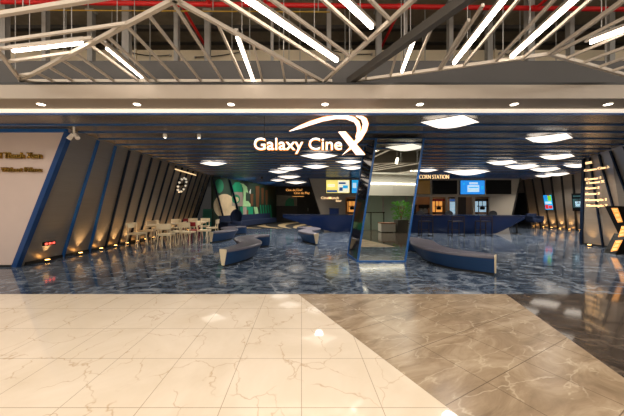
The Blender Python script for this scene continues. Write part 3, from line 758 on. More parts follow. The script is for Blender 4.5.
bench(False, (-3.72, 10.3, 0), 'navy S-shaped bench beside the cream chairs on the left')
bench(True, (.62, 9.75, 0), 'navy S-shaped bench in the middle behind the hanging sign')
bench(True, (4.2, 5.5, 0), 'navy S-shaped bench on the right of the mirrored column', 1.0, [(0, 0), (-.54, .52), (-.74, 1.15), (-.64, 1.85), (-.45, 2.4), (-.55, 3.0), (-1.0, 3.3)])
# ------------------------------------------------------------------ cream chairs and tables
def make_chair(m_):
    t = thing('dining_chair', '', 'chair')
    for sx in (-1, 1):
        MB().tube([(sx*.2, -.19, .44), (sx*.23, -.23, 0)], .018, 8, .014).build('leg', m_, t, True)
        MB().tube([(sx*.2, .2, .8), (sx*.19, .19, .6), (sx*.19, .17, .44), (sx*.22, .25, 0)], .018, 8, .014).build('leg', m_, t, True)
    b = MB(); b.box((0, -.01, .455), (.44, .43, .03)); b.build('seat', m_, t, bevel=.012)
    b = MB(); b.box((0, -.01, .425), (.4, .4, .03)); b.build('seat_frame', m_, t)
    b = MB(); N = 8; vs = []; fs = []
    for i in range(N+1):
        x = -.22+.44*i/N; y = .215+.04*(1-(2*i/N-1)**2)
        vs += [(x, y, .63), (x, y+.02, .63), (x, y+.035, .81), (x, y+.015, .81)]
    for i in range(N):
        for k_ in range(4): fs.append((i*4+k_, i*4+(k_+1) % 4, i*4+4+(k_+1) % 4, i*4+4+k_))
    fs += [(0, 1, 2, 3), tuple(N*4+k_ for k_ in range(4))]
    b.add(vs, fs); b.build('backrest', m_, t, True)
    return t
# chair faces -Y at rz=0 (backrest away from the viewer)
def make_table():
    t = thing('cafe_table', '', 'table')
    b = MB(); b.box((0, 0, .735), (.66, .66, .03)); b.build('tabletop', 'cream', t, bevel=.01)
    for sx in (-1, 1):
        for sy in (-1, 1): MB().tube([(sx*.26, sy*.26, .72), (sx*.29, sy*.29, 0)], .017, 8).build('leg', 'cream', t, True)
    b = MB(); b.box((0, 0, .70), (.52, .52, .04)); b.build('apron', 'cream', t)
    return t
CH = [(137, 9.45, PI/2-.15, 'cream chair nearest the leaning left wall, seen side on'),
      (148.5, 10.55, 0.05, 'cream chair with back to the wall behind the left table'),
      (166.5, 9.15, PI+.12, 'cream chair nearest the viewer with its back turned'),
      (163, 11.3, PI/2+.3, 'cream chair peeking out between the two left chairs'),
      (174, 11.9, .1, 'cream chair in the rear row behind the nearest chair'),
      (178, 10.15, -PI/2+.2, 'cream chair right of the nearest chair, seen from its side'),
      (187.5, 9.9, PI-.1, 'cream chair with back turned, left of the right-hand table'),
      (191, 12.75, .05, 'cream chair in the rear row in the middle of the group'),
      (204, 10.6, PI/2, 'cream chair tucked in at the front of the right-hand table'),
      (204, 12.8, .1, 'cream chair in the rear row beside the teal board'),
      (212.5, 11.9, -PI/2+.1, 'cream chair at the right end, next to the navy bench')]
c0 = make_chair('cream')
for i, (px, Y, rz, lab) in enumerate(CH):
    t = c0 if i == 0 else copy_tree(c0)
    t.location = ((px-CX)/F*Y, Y, 0); t.rotation_euler.z = rz; t['label'] = lab; t['group'] = 'cream chairs around the cafe tables'; t.scale = (1.06, 1.06, 1.08)
r0 = make_chair('redplastic')
for i, (px, Y, rz, lab) in enumerate(((186.5, 13.6, .2, 'red chair farthest back among the cream chairs'), (195.5, 11.1, PI+.1, 'red chair between the cream chairs, left of the right-hand table'))):
    t = r0 if i == 0 else copy_tree(r0)
    t.location = ((px-CX)/F*Y, Y, 0); t.rotation_euler.z = rz; t['label'] = lab; t['group'] = 'red chairs among the cream ones'
t0 = make_table()
for i, (px, Y, lab) in enumerate(((157.5, 10.1, 'cream square table nearest the leaning left wall'), (177.5, 11.05, 'cream square table in the middle of the chairs'), (198.5, 11.95, 'cream square table at the right, near the navy bench'))):
    t = t0 if i == 0 else copy_tree(t0)
    t.location = ((px-CX)/F*Y, Y, 0); t.rotation_euler.z = .05; t['label'] = lab; t['group'] = 'cream cafe tables'
# ------------------------------------------------------------------ things on the left wall
wp = V(-6.02, 12.5, 2.58); nrm = V(.94, 0, -.345).normalized()
rg = thing('wall_wreath', 'round ring of white bulbs hanging on the leaning left wall', 'wall light', wp)
ua = V(0, 1, 0); ub = nrm.cross(ua).normalized()
b = MB(); N = 32; rr = .36
b.tube([wp+nrm*.1+ua*(rr*math.cos(2*PI*k/N))+ub*(rr*math.sin(2*PI*k/N)) for k in range(N+1)], .022, 8); b.build('ring', 'black_metal', rg, True)
for k in range(11):
    c = wp+nrm*.13+ua*(rr*math.cos(2*PI*k/11))+ub*(rr*math.sin(2*PI*k/11))
    bb = MB(); bb.lathe([(.012, -.05), (.045, -.035), (.062, 0), (.045, .035), (.012, .05)], c, 12); bb.build('bulb', 'bulb', rg, True)
b = MB(); b.lathe([(.02, -.08), (.12, -.05), (.15, 0), (.12, .05), (.02, .08)], wp+nrm*.1, 16); b.build('hub', 'black_metal', rg, True)
MB().bar(wp+nrm*.02, wp+nrm*.1, .05).build('bracket', 'black_metal', rg)
ll = thing('wall_light', 'thin warm light bar high on the leaning left wall', 'wall light', (-5.78, 12.6, 3.15))
MB().bar((-5.72, 11.45, 3.17), (-5.72, 13.7, 3.17), .03, .05).build('diffuser', 'letter_warm', ll)
MB().bar((-5.76, 11.42, 3.2), (-5.76, 13.73, 3.2), .06, .03).build('housing', 'black_metal', ll)
ex = thing('indicator_sign', 'small red glowing indicator low on the first left wall panel', 'sign', (-6.75, 6.85, .48))
px_ = lerp(WL(0, .145), WL(1, .145), .5)
dY = V(0, 1, 0)
MB().bar(px_+V(.03, -.16, 0), px_+V(.03, .16, 0), .05, .1).build('case', 'black_metal', ex)
for k in range(3):
    q = px_+V(.058, -.1+.1*k, 0); MB().box(q, (.012, .06, .05)).build('lamp', 'poster_red', ex)
for k, (bd, y) in enumerate((('Mall Thanh Xuan', 158.3), ('by Without Films', 171.8))):
    o = thing('wall_lettering', '', 'lettering', at(25, y, 6.21)); xe = 42
    for wd, wpx in (((bd.split()[2], 15), (bd.split()[1], 20.5), (bd.split()[0], 15)) if k == 0 else ((bd.split()[2], 17), (bd.split()[1], 21), (bd.split()[0], 7))):
        lettering(wd, at(xe, y, 6.2), (1, 0, 0), (0, 0, 1), .15 if k == 0 else .115, wpx/F*6.2, .05, .02, 'r').build('word', 'gold', o); xe -= wpx+2.5
    tag(o, ['gold raised lettering reading Thanh Xuan, upper line on the pale left wall', 'smaller gold lettering reading Films, lower line on the pale left wall'][k], 'lettering')
# ------------------------------------------------------------------ uplights
def add_spot(name, loc, target, energy, col_, size, blend, parent, rad=.03):
    l = bpy.data.lights.new(name, 'SPOT'); l.energy = energy; l.color = col_; l.spot_size = size; l.spot_blend = blend; l.shadow_soft_size = rad
    o = bpy.data.objects.new(name, l); C.objects.link(o)
    o.rotation_euler = (Vector(target)-Vector(loc)).to_track_quat('-Z', 'Y').to_euler()
    o.parent = parent; o.location = Vector(loc)-world_loc(parent); return o
def uplight(p, aim, lab, grp, e=100):
    t = thing('uplight', lab, 'uplight', (p.x, p.y, 0), grp)
    b = MB(); b.lathe([(.07, 0), (.075, .03), (.06, .05), (.05, .05)], (p.x, p.y, 0), 16); b.build('body', 'black_metal', t, True)
    b = MB(); b.lathe([(.048, .05), (.048, .056)], (p.x, p.y, 0), 16); b.build('lens', 'uplamp', t)
    add_spot('lamp', (p.x, p.y, .08), aim, e, (1, .6, .24), 1.05, 1.0, t)
for i in range(14):
    p = lerp(WL(i, 0), WL(i+1, 0), .5)+V(.16, 0, 0); aim = lerp(WL(i, .28), WL(i+1, .28), .5)+V(.05, 0, 0)
    uplight(p, aim, 'warm uplight at the foot of the leaning left wall, %s from the entrance' % ORD[i], 'uplights along the left wall')
for i in range(3, 9):
    p = lerp(WF(i, 0), WF(i+1, 0), .5)+V(-.16, 0, 0); aim = lerp(WF(i, .3), WF(i+1, .3), .5)
    uplight(p, aim, 'warm uplight at the foot of the poster wall, %s from the back' % ORD[i-3], 'uplights along the poster wall', 110)
for i in (0, 1, 2):
    p = lerp(WR(i, 0), WR(i+1, 0), .5)+V(-.2, -.06, 0); aim = lerp(WR(i, .3), WR(i+1, .3), .5)
    uplight(p, aim, 'warm uplight at the foot of the lettered right wall, %s from its far edge' % ORD[i], 'uplights along the lettered wall', 45)
# ------------------------------------------------------------------ lettering on the right wall
RL = [('HALL', .32, 164.5, 586, 592), ('Cinema Cine X', .3, 171.8, 584.5, 610), ("L'amour 1", .3, 180.6, 585.5, 600.5), ("L'amour X", .3, 184.2, 587, 604), ("L'amour 2", .3, 189.6, 586, 599), ("L'amour 3", .3, 195.2, 586, 599), ('Nantopia 1', .3, 201.2, 586, 606), ('Nantopia 2', .3, 206.6, 587, 607)]
RG = thing('wall_lettering', 'column of warm glowing hall names on the steel right wall', 'lettering', WR(1, .5, .1))
n_r = (WR(3, .55)-WR(0, .55)).normalized(); pz = WR(1, .6)-WR(1, .4)
nn = V(0, 0, 1).cross(n_r); 
if nn.x > 0: nn = -nn
pl_p = WR(2, .5)+nn*.1; 
for k_ in range(0, 4):
    for tt in (.5, .68):
        q = WR(k_, tt)+nn*.08
        if (q-pl_p).dot(nn) > 0: pl_p = q
def onR(px, py):
    r = V((px-CX)/F, 1, (CY-py)/F); o_ = V(0, 0, EYE); t_ = (pl_p-o_).dot(nn)/r.dot(nn); return o_+r*t_
for bd, hh, y, x0, x1 in RL:
    p, q = onR(x0, y), onR(x1, y)
    words(bd, p, V(q.x-p.x, q.y-p.y, 0), .1, (q-p).length, 'letter_warm', RG, .04, -.02)
for y in (165, 190, 204):
    p = onR(588, y); MB().bar(p, p-nn*.16, .02).build('bracket', 'black_metal', RG)
# big X standing by the right wall
XB = V(10.3, 8.0, 0)
XX = thing('letter_sculpture', 'black standing X letter with glowing panels at the right edge', 'sculpture', XB)
hx = 1.5
def xarm(x0, z0, x1, z1, w, nm):
    b = MB(); b.prism([(x0, 7.85, z0), (x0+w, 7.85, z0), (x1+w, 7.85, z1), (x1, 7.85, z1)], (0, .3, 0)); return b.build(nm, 'black_metal', XX)
xarm(9.77, hx, 10.5, 0.0, .42, 'stroke')
xarm(9.74, 0, 10.07, .62, .42, 'lower_arm'); xarm(10.2, .95, 10.45, hx, .3, 'upper_arm')
def xpanel(px):
    p = MB().prism([at(x, y, 7.84) for x, y in px], (0, -.02, 0)).build('light_panel', 'popglow', XX)
    (ax, ay), (bx, by), (cx, cy), (dx_, dy) = px
    for k_ in range(1, 9):
        u = k_/9
        a = lerp(at(ax, ay, 7.815), at(dx_, dy, 7.815), u); c = lerp(at(bx, by, 7.815), at(cx, cy, 7.815), u)
        if k_ % 3: MB().bar(lerp(a, c, .15 if k_ % 2 else .3), lerp(a, c, .85), .022, .012).build('lit_slat', 'letter_warm', p)
xpanel([(611, 208), (617, 208), (622, 222), (617.5, 222.5)])
xpanel([(621.5, 226), (626, 226), (624, 236), (618, 237)])
xpanel([(615.5, 240.5), (622, 240), (616.5, 250.5), (610.5, 251.5)])
# ------------------------------------------------------------------ posters on the far right wall
def poster(i0, u0, u1, t0, t1, nm, lab, cat, ground, patches):
    def S(u, t, out): return lerp(WF(i0, t, out), WF(i0+1, t, out), u)
    t = thing(nm, lab, cat, S((u0+u1)/2, t0, .1))
    MB().prism([S(u0, t0, .05), S(u1, t0, .05), S(u1, t1, .05), S(u0, t1, .05)], (-.05, 0, 0)).build('frame', 'black_metal', t)
    du = (u1-u0); dt = t1-t0
    MB().prism([S(u0+du*.05, t0+dt*.03, .1), S(u1-du*.05, t0+dt*.03, .1), S(u1-du*.05, t1-dt*.03, .1), S(u0+du*.05, t1-dt*.03, .1)], (-.008, 0, 0)).build('screen', ground, t)
    for (a, b_, c, d, m_) in patches:
        a, b_ = u0+du*a, u0+du*b_; c, d = t0+dt*c, t0+dt*d
        MB().prism([S(a, c, .109), S(b_, c, .109), S(b_, d, .109), S(a, d, .109)], (-.006, 0, 0)).build('picture_patch', m_, t)
poster(5, -.05, .95, .36, .66, 'poster_screen', 'bright multicoloured poster screen on the ribbed far right wall', 'screen', 'screen_cyan',
       [(.1, .5, .7, .95, 'screen_blue'), (.5, .9, .6, .93, 'screen_green'), (.1, .45, .08, .35, 'screen_red'), (.5, .9, .1, .3, 'screen_red'), (.15, .85, .4, .55, 'screen_pale'), (.45, .7, .92, .96, 'screen_red')])
poster(8, -.15, .95, .35, .66, 'poster_screen', 'dark film poster screen on the far right wall beside the lettered wall', 'screen', 'screen_black',
       [(.1, .9, .2, .7, 'screen_teal'), (.3, .75, .25, .55, 'screen_pale'), (.4, .65, .4, .7, 'black_fabric'), (.15, .85, .8, .88, 'screen_teal')])
# navy armchair by the far door
ax, ay = 15.3, 16.6
ac = thing('armchair', 'navy armchair near the dark door on the far right', 'chair', (ax, ay, 0))
b = MB(); b.box((ax, ay, .55), (.62, .6, .24)); b.build('seat', 'navy_fabric', ac, bevel=.04)
b = MB(); b.box((ax, ay+.26, .8), (.66, .14, .4)); b.build('backrest', 'navy_fabric', ac, bevel=.04)
for sx in (-1, 1):
    b = MB(); b.box((ax+sx*.33, ay, .68), (.08, .56, .34)); b.build('armrest', 'navy_fabric', ac, bevel=.03)
    for sy in (-1, 1): MB().tube([(ax+sx*.26, ay+sy*.22, .44), (ax+sx*.28, ay+sy*.25, 0)], .018, 8).build('leg', 'black_metal', ac)
# ------------------------------------------------------------------ boat-shaped bar
BC = [(-1.1, 15.0), (2, 14.75), (5, 14.4), (8, 14.1), (10.3, 13.8), (11.9, 13.5)]
def bc(s):
    s = s*(len(BC)-1); i = min(int(s), len(BC)-2); u = s-i
    return V(lerp(BC[i][0], BC[i+1][0], u), lerp(BC[i][1], BC[i+1][1], u), 0)
bar = thing('bar_counter', 'long glossy royal blue boat-shaped bar in front of the snack wall', 'bar', (5, 14.3, 0))
def hull(sect_fn, nm, m_):
    N = 44; vs = []; fs = []; m = None
    for i in range(N+1):
        s = i/N; c = bc(s); d = (bc(min(s+.02, 1))-bc(max(s-.02, 0))).normalized(); n_ = V(-d.y, d.x, 0)
        q = sect_fn(s); m = len(q); vs += [c+n_*o_+V(0, 0, z) for o_, z in q]
    for i in range(N):
        for k_ in range(m): fs.append((i*m+k_, i*m+(k_+1) % m, (i+1)*m+(k_+1) % m, (i+1)*m+k_))
    fs += [tuple(range(m)), tuple(N*m+k_ for k_ in range(m))]
    b = MB(); b.add(vs, fs); return b.build(nm, m_, bar, True)
def ends(s):
    e = abs(2*s-1); w = .48*(1-e**3.2)+.05; z0 = 0 if e < .62 else .82*((e-.62)/.38)**1.1
    return w, z0
def hs(s):
    w, z0 = ends(s); return [(-w*.55, z0), (w*.55, z0), (w*.85, lerp(z0, .98, .45)), (w, .94), (w, .97), (-w, .97), (-w, .94), (-w*.85, lerp(z0, .98, .45))]
hull(hs, 'hull', 'bar_blue')
hull(lambda s: [(-ends(s)[0]-.03, .97), (ends(s)[0]+.03, .97), (ends(s)[0]+.03, 1.01), (-ends(s)[0]-.03, 1.01)], 'countertop', 'bar_top')
for s in (.955,):
    c = bc(s); b = MB(); b.lathe([(.22, 0), (.22, .02), (.03, .04), (.03, .9)], c, 16); b.build('support_post', 'black_metal', bar, True)
# bar stools
def make_stool():
    t = thing('bar_stool', '', 'stool')
    for sx in (-1, 1):
        MB().bar((sx*.24, -.18, 0), (sx*.24, -.18, .98), .03).build('leg', 'brown_metal', t)
        MB().bar((sx*.22, .2, 0), (sx*.22, .2, .72), .03).build('leg', 'brown_metal', t)
        MB().bar((sx*.27, -.2, .01), (sx*.2, .22, .01), .05, .02).build('foot', 'brown_metal', t)
    MB().bar((-.24, -.18, .97), (.24, -.18, .97), .05, .05).build('back_rail', 'brown_metal', t)
    MB().bar((-.24, -.18, .86), (.24, -.18, .86), .02, .03).build('back_rail', 'brown_metal', t)
    b = MB(); b.box((0, .02, .73), (.44, .42, .05)); b.build('seat', 'brown_metal', t, bevel=.015)
    MB().bar((-.22, .2, .3), (.22, .2, .3), .025).build('footrest', 'brown_metal', t)
    return t
st0 = make_stool()
for i, (px, lab) in enumerate(((425.5, 'bronze bar stool at the blue bar, nearest the mirrored column'), (456, 'bronze bar stool at the blue bar below the fridge'), (483.5, 'bronze bar stool at the blue bar, nearest its right tip'))):
    t = st0 if i == 0 else copy_tree(st0)
    Y = 12.7; t.location = ((px-CX)/F*Y, Y, 0); t.rotation_euler.z = .05*(i-1); t['label'] = lab; t['group'] = 'bronze stools along the blue bar'; t.scale = (1.25 if i else 1.15, 1, 1)
def make_opchair():
    t = thing('swivel_chair', '', 'chair')
    b = MB(); b.lathe([(.24, 0), (.24, .03), (.04, .05), (.04, .62), (.08, .64)], (0, 0, 0), 16); b.build('pedestal', 'black_metal', t, True)
    b = MB(); b.lathe([(.2, .64), (.24, .66), (.24, .72), (.2, .74)], (0, 0, 0), 20); b.build('seat', 'black_fabric', t, True)
    b = MB(); N = 12
    pts = [(-.25, .74)]+[(.25*math.cos(PI-PI*k_/N), 1.02+.2*math.sin(PI-PI*k_/N)) for k_ in range(N+1)]+[(.25, .74)]
    b.prism([(x, -.23, z) for x, z in pts], (0, .06, 0)); b.build('backrest', 'black_fabric', t, bevel=.02)
    return t
oc = make_opchair()
for i, (px, lab) in enumerate(((418.5, 'dark round-backed chair behind the bar beside the mirrored column'), (447, 'dark round-backed chair behind the bar by the fridge'), (490.5, 'dark round-backed chair behind the bar, the rightmost'))):
    t = oc if i == 0 else copy_tree(oc); Y = 15.6
    t.location = ((px-CX)/F*Y, Y, 0); t['label'] = lab; t['group'] = 'round-backed chairs behind the bar'
bx_ = thing('counter_box', 'navy box-shaped terminal standing on the blue bar', 'terminal', at(334, 215, 14.8))
zb = 1.011; xc = at(334, 0, 14.78).x
b = MB(); b.bbox((xc-.27, 14.65, zb), (xc+.27, 14.95, zb+.34)); b.build('body', 'bar_blue', bx_, bevel=.02)
b = MB(); b.bbox((xc-.29, 14.63, zb+.34), (xc+.29, 14.97, zb+.37)); b.build('lid', 'bar_top', bx_)
# ------------------------------------------------------------------ snack wall
YW = 17.3
wk = MB()
zt = HC; zn = at(0, 197, YW).z; zc = .9
def xw(px): return (px-CX)/F*YW
wk.prism([(xw(309), YW, zt), (xw(309)+(zt-zn)*.31, YW, zn), (xw(513.6)+.25, YW, zn), (xw(520), YW, zt)], (0, .12, 0))
wk.prism([(xw(309)+(zt-zn)*.31, YW, zn), (xw(345.5), YW, zn), (xw(345.5), YW, 0), (xw(309)+zt*.31, YW, 0)], (0, .12, 0))
posts = [(357, 411), (430.5, 432.5), (446, 447.8), (456, 458), (473, 475.2)]
for a, b_ in posts: wk.bbox((xw(a), YW, 0), (xw(b_), YW+.12, zn))
wk.prism([(xw(489.5), YW, 0), (xw(489.5), YW, zn), (xw(513.6)+.25, YW, zn), (xw(513.6)-.3, YW, 0)], (0, .12, 0))
wk.bbox((xw(345.5), YW, 0), (xw(489.5), YW+.1, .86))
wsn = struct(wk.build('wall_snack', 'taupe'))
MB().bar((xw(309)-.02, YW-.02, zt-.01), (xw(309)+zt*.31-.02, YW-.02, 0.01), .06, .05, up=(0, 1, 0)).build('edge_trim', 'dark_trim', wsn)
MB().bar((xw(520)+.02, YW-.02, zt-.01), (xw(513.6)-.28, YW-.02, 0.01), .08, .06, up=(0, 1, 0)).build('edge_trim', 'dark_trim', wsn)
mb = MB(); mb.bbox((2.05, 18.9, 0), (14.3, 19.0, HC)); struct(mb.build('wall_kitchen', 'kitchen'))
tag(MB().bbox((3.1, 17.42, .86), (12.8, 18.1, .9)).build('back_counter', 'counter'), 'long wooden back counter inside the snack wall openings', 'counter')
def screen(px0, px1, py0, py1, nm, lab, m_, patches=()):
    t = thing(nm, lab, 'screen', (xw((px0+px1)/2), YW-.06, at(0, py1, YW).z))
    Y = YW-.07
    MB().prism([at(px0, py1, YW)+V(0, -.065, 0), at(px1, py1, YW)+V(0, -.065, 0), at(px1, py0, YW)+V(0, -.065, 0), at(px0, py0, YW)+V(0, -.065, 0)], (0, .06, 0)).build('case', 'black_metal', t)
    e = .35
    def q(a, b_, c, d, y): return [at(a, d, YW)+V(0, y, 0), at(b_, d, YW)+V(0, y, 0), at(b_, c, YW)+V(0, y, 0), at(a, c, YW)+V(0, y, 0)]
    MB().prism(q(px0+e, px1-e, py0+e, py1-e, -.072), (0, .006, 0)).build('display', m_, t)
    for k_, (a, b_, c, d, mm) in enumerate(patches):
        MB().prism(q(a, b_, c, d, -.08-.007*k_), (0, .006, 0)).build('picture_patch', mm, t)
    return t
screen(325.8, 349.6, 179.8, 193.4, 'menu_screen', 'lit yellow menu screen on the snack wall left of the column', 'screen_yellow', [(337.8, 349, 180.6, 192.6, 'screen_cream'), (326.6, 337, 190.2, 192.3, 'screen_navy'), (338.4, 345.5, 182.4, 184.2, 'screen_navy'), (339, 342.5, 187.4, 191, 'screen_navy'), (342.6, 347.6, 185.4, 188.6, 'screen_cyan'), (327.6, 334.6, 184.2, 187, 'screen_cream')])
screen(351.3, 366, 179.8, 193.4, 'menu_screen', 'lit cyan menu screen half hidden by the column edge', 'screen_cyan', [(352.5, 356, 183, 188, 'screen_pale'), (353, 356, 189, 191, 'screen_blue')])
screen(409, 430, 180.2, 194.4, 'menu_screen', 'dim gold and green menu screen right of the column', 'screen_gold', [(410, 416, 185, 194, 'screen_dkgreen'), (419, 428, 190, 193.6, 'screen_gold')])
screen(432.2, 456.6, 180.4, 194.2, 'menu_screen', 'switched off menu screen above the popcorn machine', 'screen_black')
screen(459.6, 484.2, 180.2, 194.6, 'menu_screen', 'lit blue menu screen above the dark doorway', 'screen_blue', [(466.8, 478.4, 185.2, 192, 'screen_pale'), (468.5, 477, 182.4, 184.4, 'screen_pale'), (462, 464, 183, 185, 'screen_cyan'), (480, 482.5, 186, 189.5, 'screen_cyan'), (467.6, 477.4, 187, 188, 'screen_cyan')])
screen(485.8, 510.6, 180.2, 194.2, 'menu_screen', 'switched off menu screen at the right end of the snack wall', 'screen_black')
wt = thing('wall_sign', 'small warm two-line sign below the yellow menu screen', 'sign', at(328, 200, YW-.02))
lettering('CineMunch', at(321, 199, YW-.02), (1, 0, 0), (0, 0, 1), .17, 1.22).build('text_line', 'letter_warm', wt)
lettering('bar', at(336, 201.6, YW-.02), (1, 0, 0), (0, 0, 1), .13, .4).build('text_line', 'letter_warm', wt)
PSY = 13.9
ps = thing('popcorn_sign', 'warm glowing POPCORN STATION sign hanging above the bar', 'sign', at(428, 179, PSY))
p0 = at(412, 178.8, PSY); words('POPCORN STATION', p0, (1, 0, 0), 4.3/F*PSY, 36.8/F*PSY, 'letter_warm', ps, .04, -.018)
MB().bar(at(411.5, 179.4, PSY+.03), at(449.5, 179.4, PSY+.03), .03, .03).build('rail', 'brown_metal', ps)
for px in (414, 446):
    p = at(px, 176, PSY+.04); MB().tube([V(p.x, p.y, at(0, 179.4, PSY).z), V(p.x, p.y, HC-.1)], .008, 6).build('hanger_rod', 'brown_metal', ps)
# machines in the openings
def popmachine(px0, px1, lab, glow, sgn=True, y=17.75):
    x0, x1 = (px0-CX)/F*y, (px1-CX)/F*y; z0, z1 = .9, at(0, 199, y).z
    t = thing('popcorn_machine', lab, 'popcorn machine', ((x0+x1)/2, y, .9))
    b = MB(); b.bbox((x0, y-.25, z0), (x1, y+.25, z0+.18)); b.build('base', 'counter', t)
    b = MB()
    for x in (x0+.02, x1-.02):
        for yy in (y-.23, y+.23): b.bbox((x-.02, yy-.02, z0+.18), (x+.02, yy+.02, z1-.16))
    b.build('frame', 'brown_metal', t)
    b = MB(); b.bbox((x0+.04, y+.18, z0+.18), (x1-.04, y+.2, z1-.16)); b.build('lit_back', glow, t)
    b = MB(); b.bbox((x0-.01, y-.26, z1-.16), (x1+.01, y+.26, z1)); b.build('canopy', 'redplastic' if sgn else 'brown_metal', t)
    xm = (x0+x1)/2
    b = MB(); b.lathe([(.1, .0), (.15, .03), (.16, .18), (.13, .2), (.02, .22)], (xm, y, z0+.34), 16); b.build('kettle', 'black_metal', t, True)
    b = MB(); b.bbox((x0+.1, y-.05, z0+.56), (x1-.1, y+.05, z0+.62)); b.build('shelf', 'black_metal', t)
    b = MB(); b.tube([(xm, y, z0+.5), (xm, y, z1-.16)], .02, 8); b.build('kettle_rod', 'black_metal', t)
    return t
popmachine(433.4, 444.2, 'orange-lit popcorn machine with a red canopy on the back counter', 'popglow')
popmachine(476, 488.6, 'cool-lit popcorn machine in the right opening of the snack wall', 'fridgeglow', False)
popmachine(347.5, 356.5, 'orange-lit machine in the opening left of the column', 'popglow', False)
fx0_, fx1_ = (448.4-CX)/F*17.6, (455.8-CX)/F*17.6
fr = thing('drinks_fridge', 'white glowing drinks fridge between the popcorn machine and dark doorway', 'fridge', ((fx0_+fx1_)/2, 18, .9))
b = MB(); b.bbox((fx0_, 17.5, .9), (fx1_, 17.98, 2.0)); b.build('cabinet', 'white_paint', fr)
b = MB(); b.bbox((fx0_+.05, 17.485, .98), (fx1_-.05, 17.5, 1.78)); b.build('glass_door', 'fridgeglow', fr)
b = MB(); b.bbox((fx0_+.02, 17.48, 1.83), (fx1_-.02, 17.5, 1.97)); b.build('header', 'screen_navy', fr)
for z in (1.2, 1.42, 1.62):
    b = MB(); b.bbox((fx0_+.06, 17.47, z), (fx1_-.06, 17.485, z+.02)); b.build('shelf', 'grey_paint', fr)
b = MB(); b.bbox((fx1_-.05, 17.46, 1.25), (fx1_-.03, 17.485, 1.6)); b.build('handle', 'steel', fr)
b = MB(); b.bbox((xw(458.4), 18.3, 0), (xw(475.5), 18.35, 2.3)); struct(b.build('door_3', 'brown_wall'))
kl = thing('strip_light', 'long strip light inside the snack kitchen above its openings', 'strip light', (8, 18.2, 2.7))
b = MB(); b.bbox((3.4, 18.15, 2.7), (12.6, 18.25, 2.74)); b.build('diffuser', 'klight', kl)  # strip added out of view to brighten the snack wall openings
b = MB(); b.bbox((3.35, 18.13, 2.74), (12.65, 18.27, 2.8)); b.build('housing', 'led_body', kl)
for x in (4.5, 8, 11.5): MB().bbox((x-.01, 18.19, 2.8), (x+.01, 18.21, HC)).build('hanger_rod', 'steel', kl)
# coffee corner
cm = thing('coffee_machine', 'dark coffee machine in the opening right of the mirrored column', 'coffee machine', (xw(424), 17.75, .9))
x = (424.5-CX)/F*17.75
b = MB(); b.bbox((x-.3, 17.55, .9), (x+.3, 17.95, 1.0)); b.build('base', 'black_metal', cm)
b = MB(); b.bbox((x-.32, 17.6, 1.35), (x+.32, 17.98, 1.6)); b.build('head', 'black_metal', cm, bevel=.02)
b = MB(); b.bbox((x-.28, 17.82, 1.0), (x+.28, 17.95, 1.35)); b.build('body', 'steel', cm)
for s_ in (-1, 1):
    b = MB(); b.tube([(x+s_*.14, 17.66, 1.35), (x+s_*.14, 17.66, 1.26)], .035, 10); b.build('spout', 'black_metal', cm)
gx = (415-CX)/F*17.75
gr = thing('coffee_grinder', 'dark coffee grinder beside the coffee machine', 'grinder', (gx, 17.75, .9))
b = MB(); b.lathe([(.1, .9), (.1, 1.0), (.07, 1.02), (.07, 1.3), (.09, 1.32)], (gx, 17.75, 0), 14); b.build('body', 'black_metal', gr, True)
b = MB(); b.lathe([(.05, 1.32), (.14, 1.55), (.14, 1.58), (.02, 1.6)], (gx, 17.75, 0), 14); b.build('hopper', 'brown_wall', gr, True)
# ------------------------------------------------------------------ the mall behind the viewpoint (seen in the mirror)
def plant(x, y):
    t = thing('potted_plant', 'leafy green plant in a grey planter on the mall walkway', 'plant', (x, y, 0))
    b = MB(); b.box((x, y, .35), (.62, .62, .7), None, (.85, .85)); b.build('planter', 'pot', t)
    b = MB()
    for k_ in range(260):
        a = random.random()*2*PI; z = .7+1.05*random.random(); r = .5*math.sqrt(random.random())*(1-.35*abs(z-1.2))
        c = V(x+r*math.cos(a), y+r*math.sin(a), z); d = V(math.cos(a), math.sin(a), random.uniform(-.3, .8)).normalized()
        s_ = d.cross(V(0, 0, 1)).normalized(); L = .2; W = .045; nz = s_.cross(d)*.02
        b.add([c, c+d*L*.5+s_*W+nz, c+d*L, c+d*L*.5-s_*W+nz, c+d*L*.5-nz], [(0, 1, 4), (1, 2, 4), (2, 3, 4), (3, 0, 4)])
    b.build('foliage', 'leaf', t)
    b = MB()
    for k_ in range(6):
        a = k_*1.05; b.tube([(x, y, .68), (x+.2*math.cos(a), y+.2*math.sin(a), 1.5)], .015, 6)
    b.build('stems', 'wood', t)
plant(5.75, -1.05)
bn = thing('mall_bench', 'white box bench with wooden top beside the grey planter', 'bench', (5.05, -1.0, 0))
b = MB(); b.bbox((4.5, -1.3, .04), (5.3, -.7, .5)); b.build('body', 'white_paint', bn)
b = MB(); b.bbox((4.48, -1.32, .5), (5.32, -.68, .54)); b.build('wooden_top', 'wood', bn)
b = MB(); b.bbox((4.6, -1.2, 0), (5.2, -.8, .04)); b.build('plinth', 'dark_trim', bn)
bl = thing('balustrade', 'glass balustrade with black posts across the mall walkway', 'balustrade', (3, -1.8, 0))
b = MB(); b.bbox((-2, -1.82, .05), (5, -1.8, 1.05)); b.build('glass_panel', 'mall_glass', bl)
for k_ in range(10):
    x = -2+k_*.777; b = MB(); b.bbox((x-.025, -1.84, 0), (x+.025, -1.78, 1.1)); b.build('post', 'black_metal', bl)
b = MB(); b.bbox((-2.05, -1.85, 1.08), (5.05, -1.77, 1.13)); b.build('handrail', 'black_metal', bl)
mb = MB()
for k_ in range(13):
    a0 = PI*k_/12; 
pts = [V(-16, -8, 0)]
arc = [V(-16, -7.5, 0), V(-6, -6.6, 0), V(-1, -5.6, 0), V(3, -5.2, 0), V(7, -5.8, 0), V(12, -7.2, 0), V(18, -7.6, 0)]
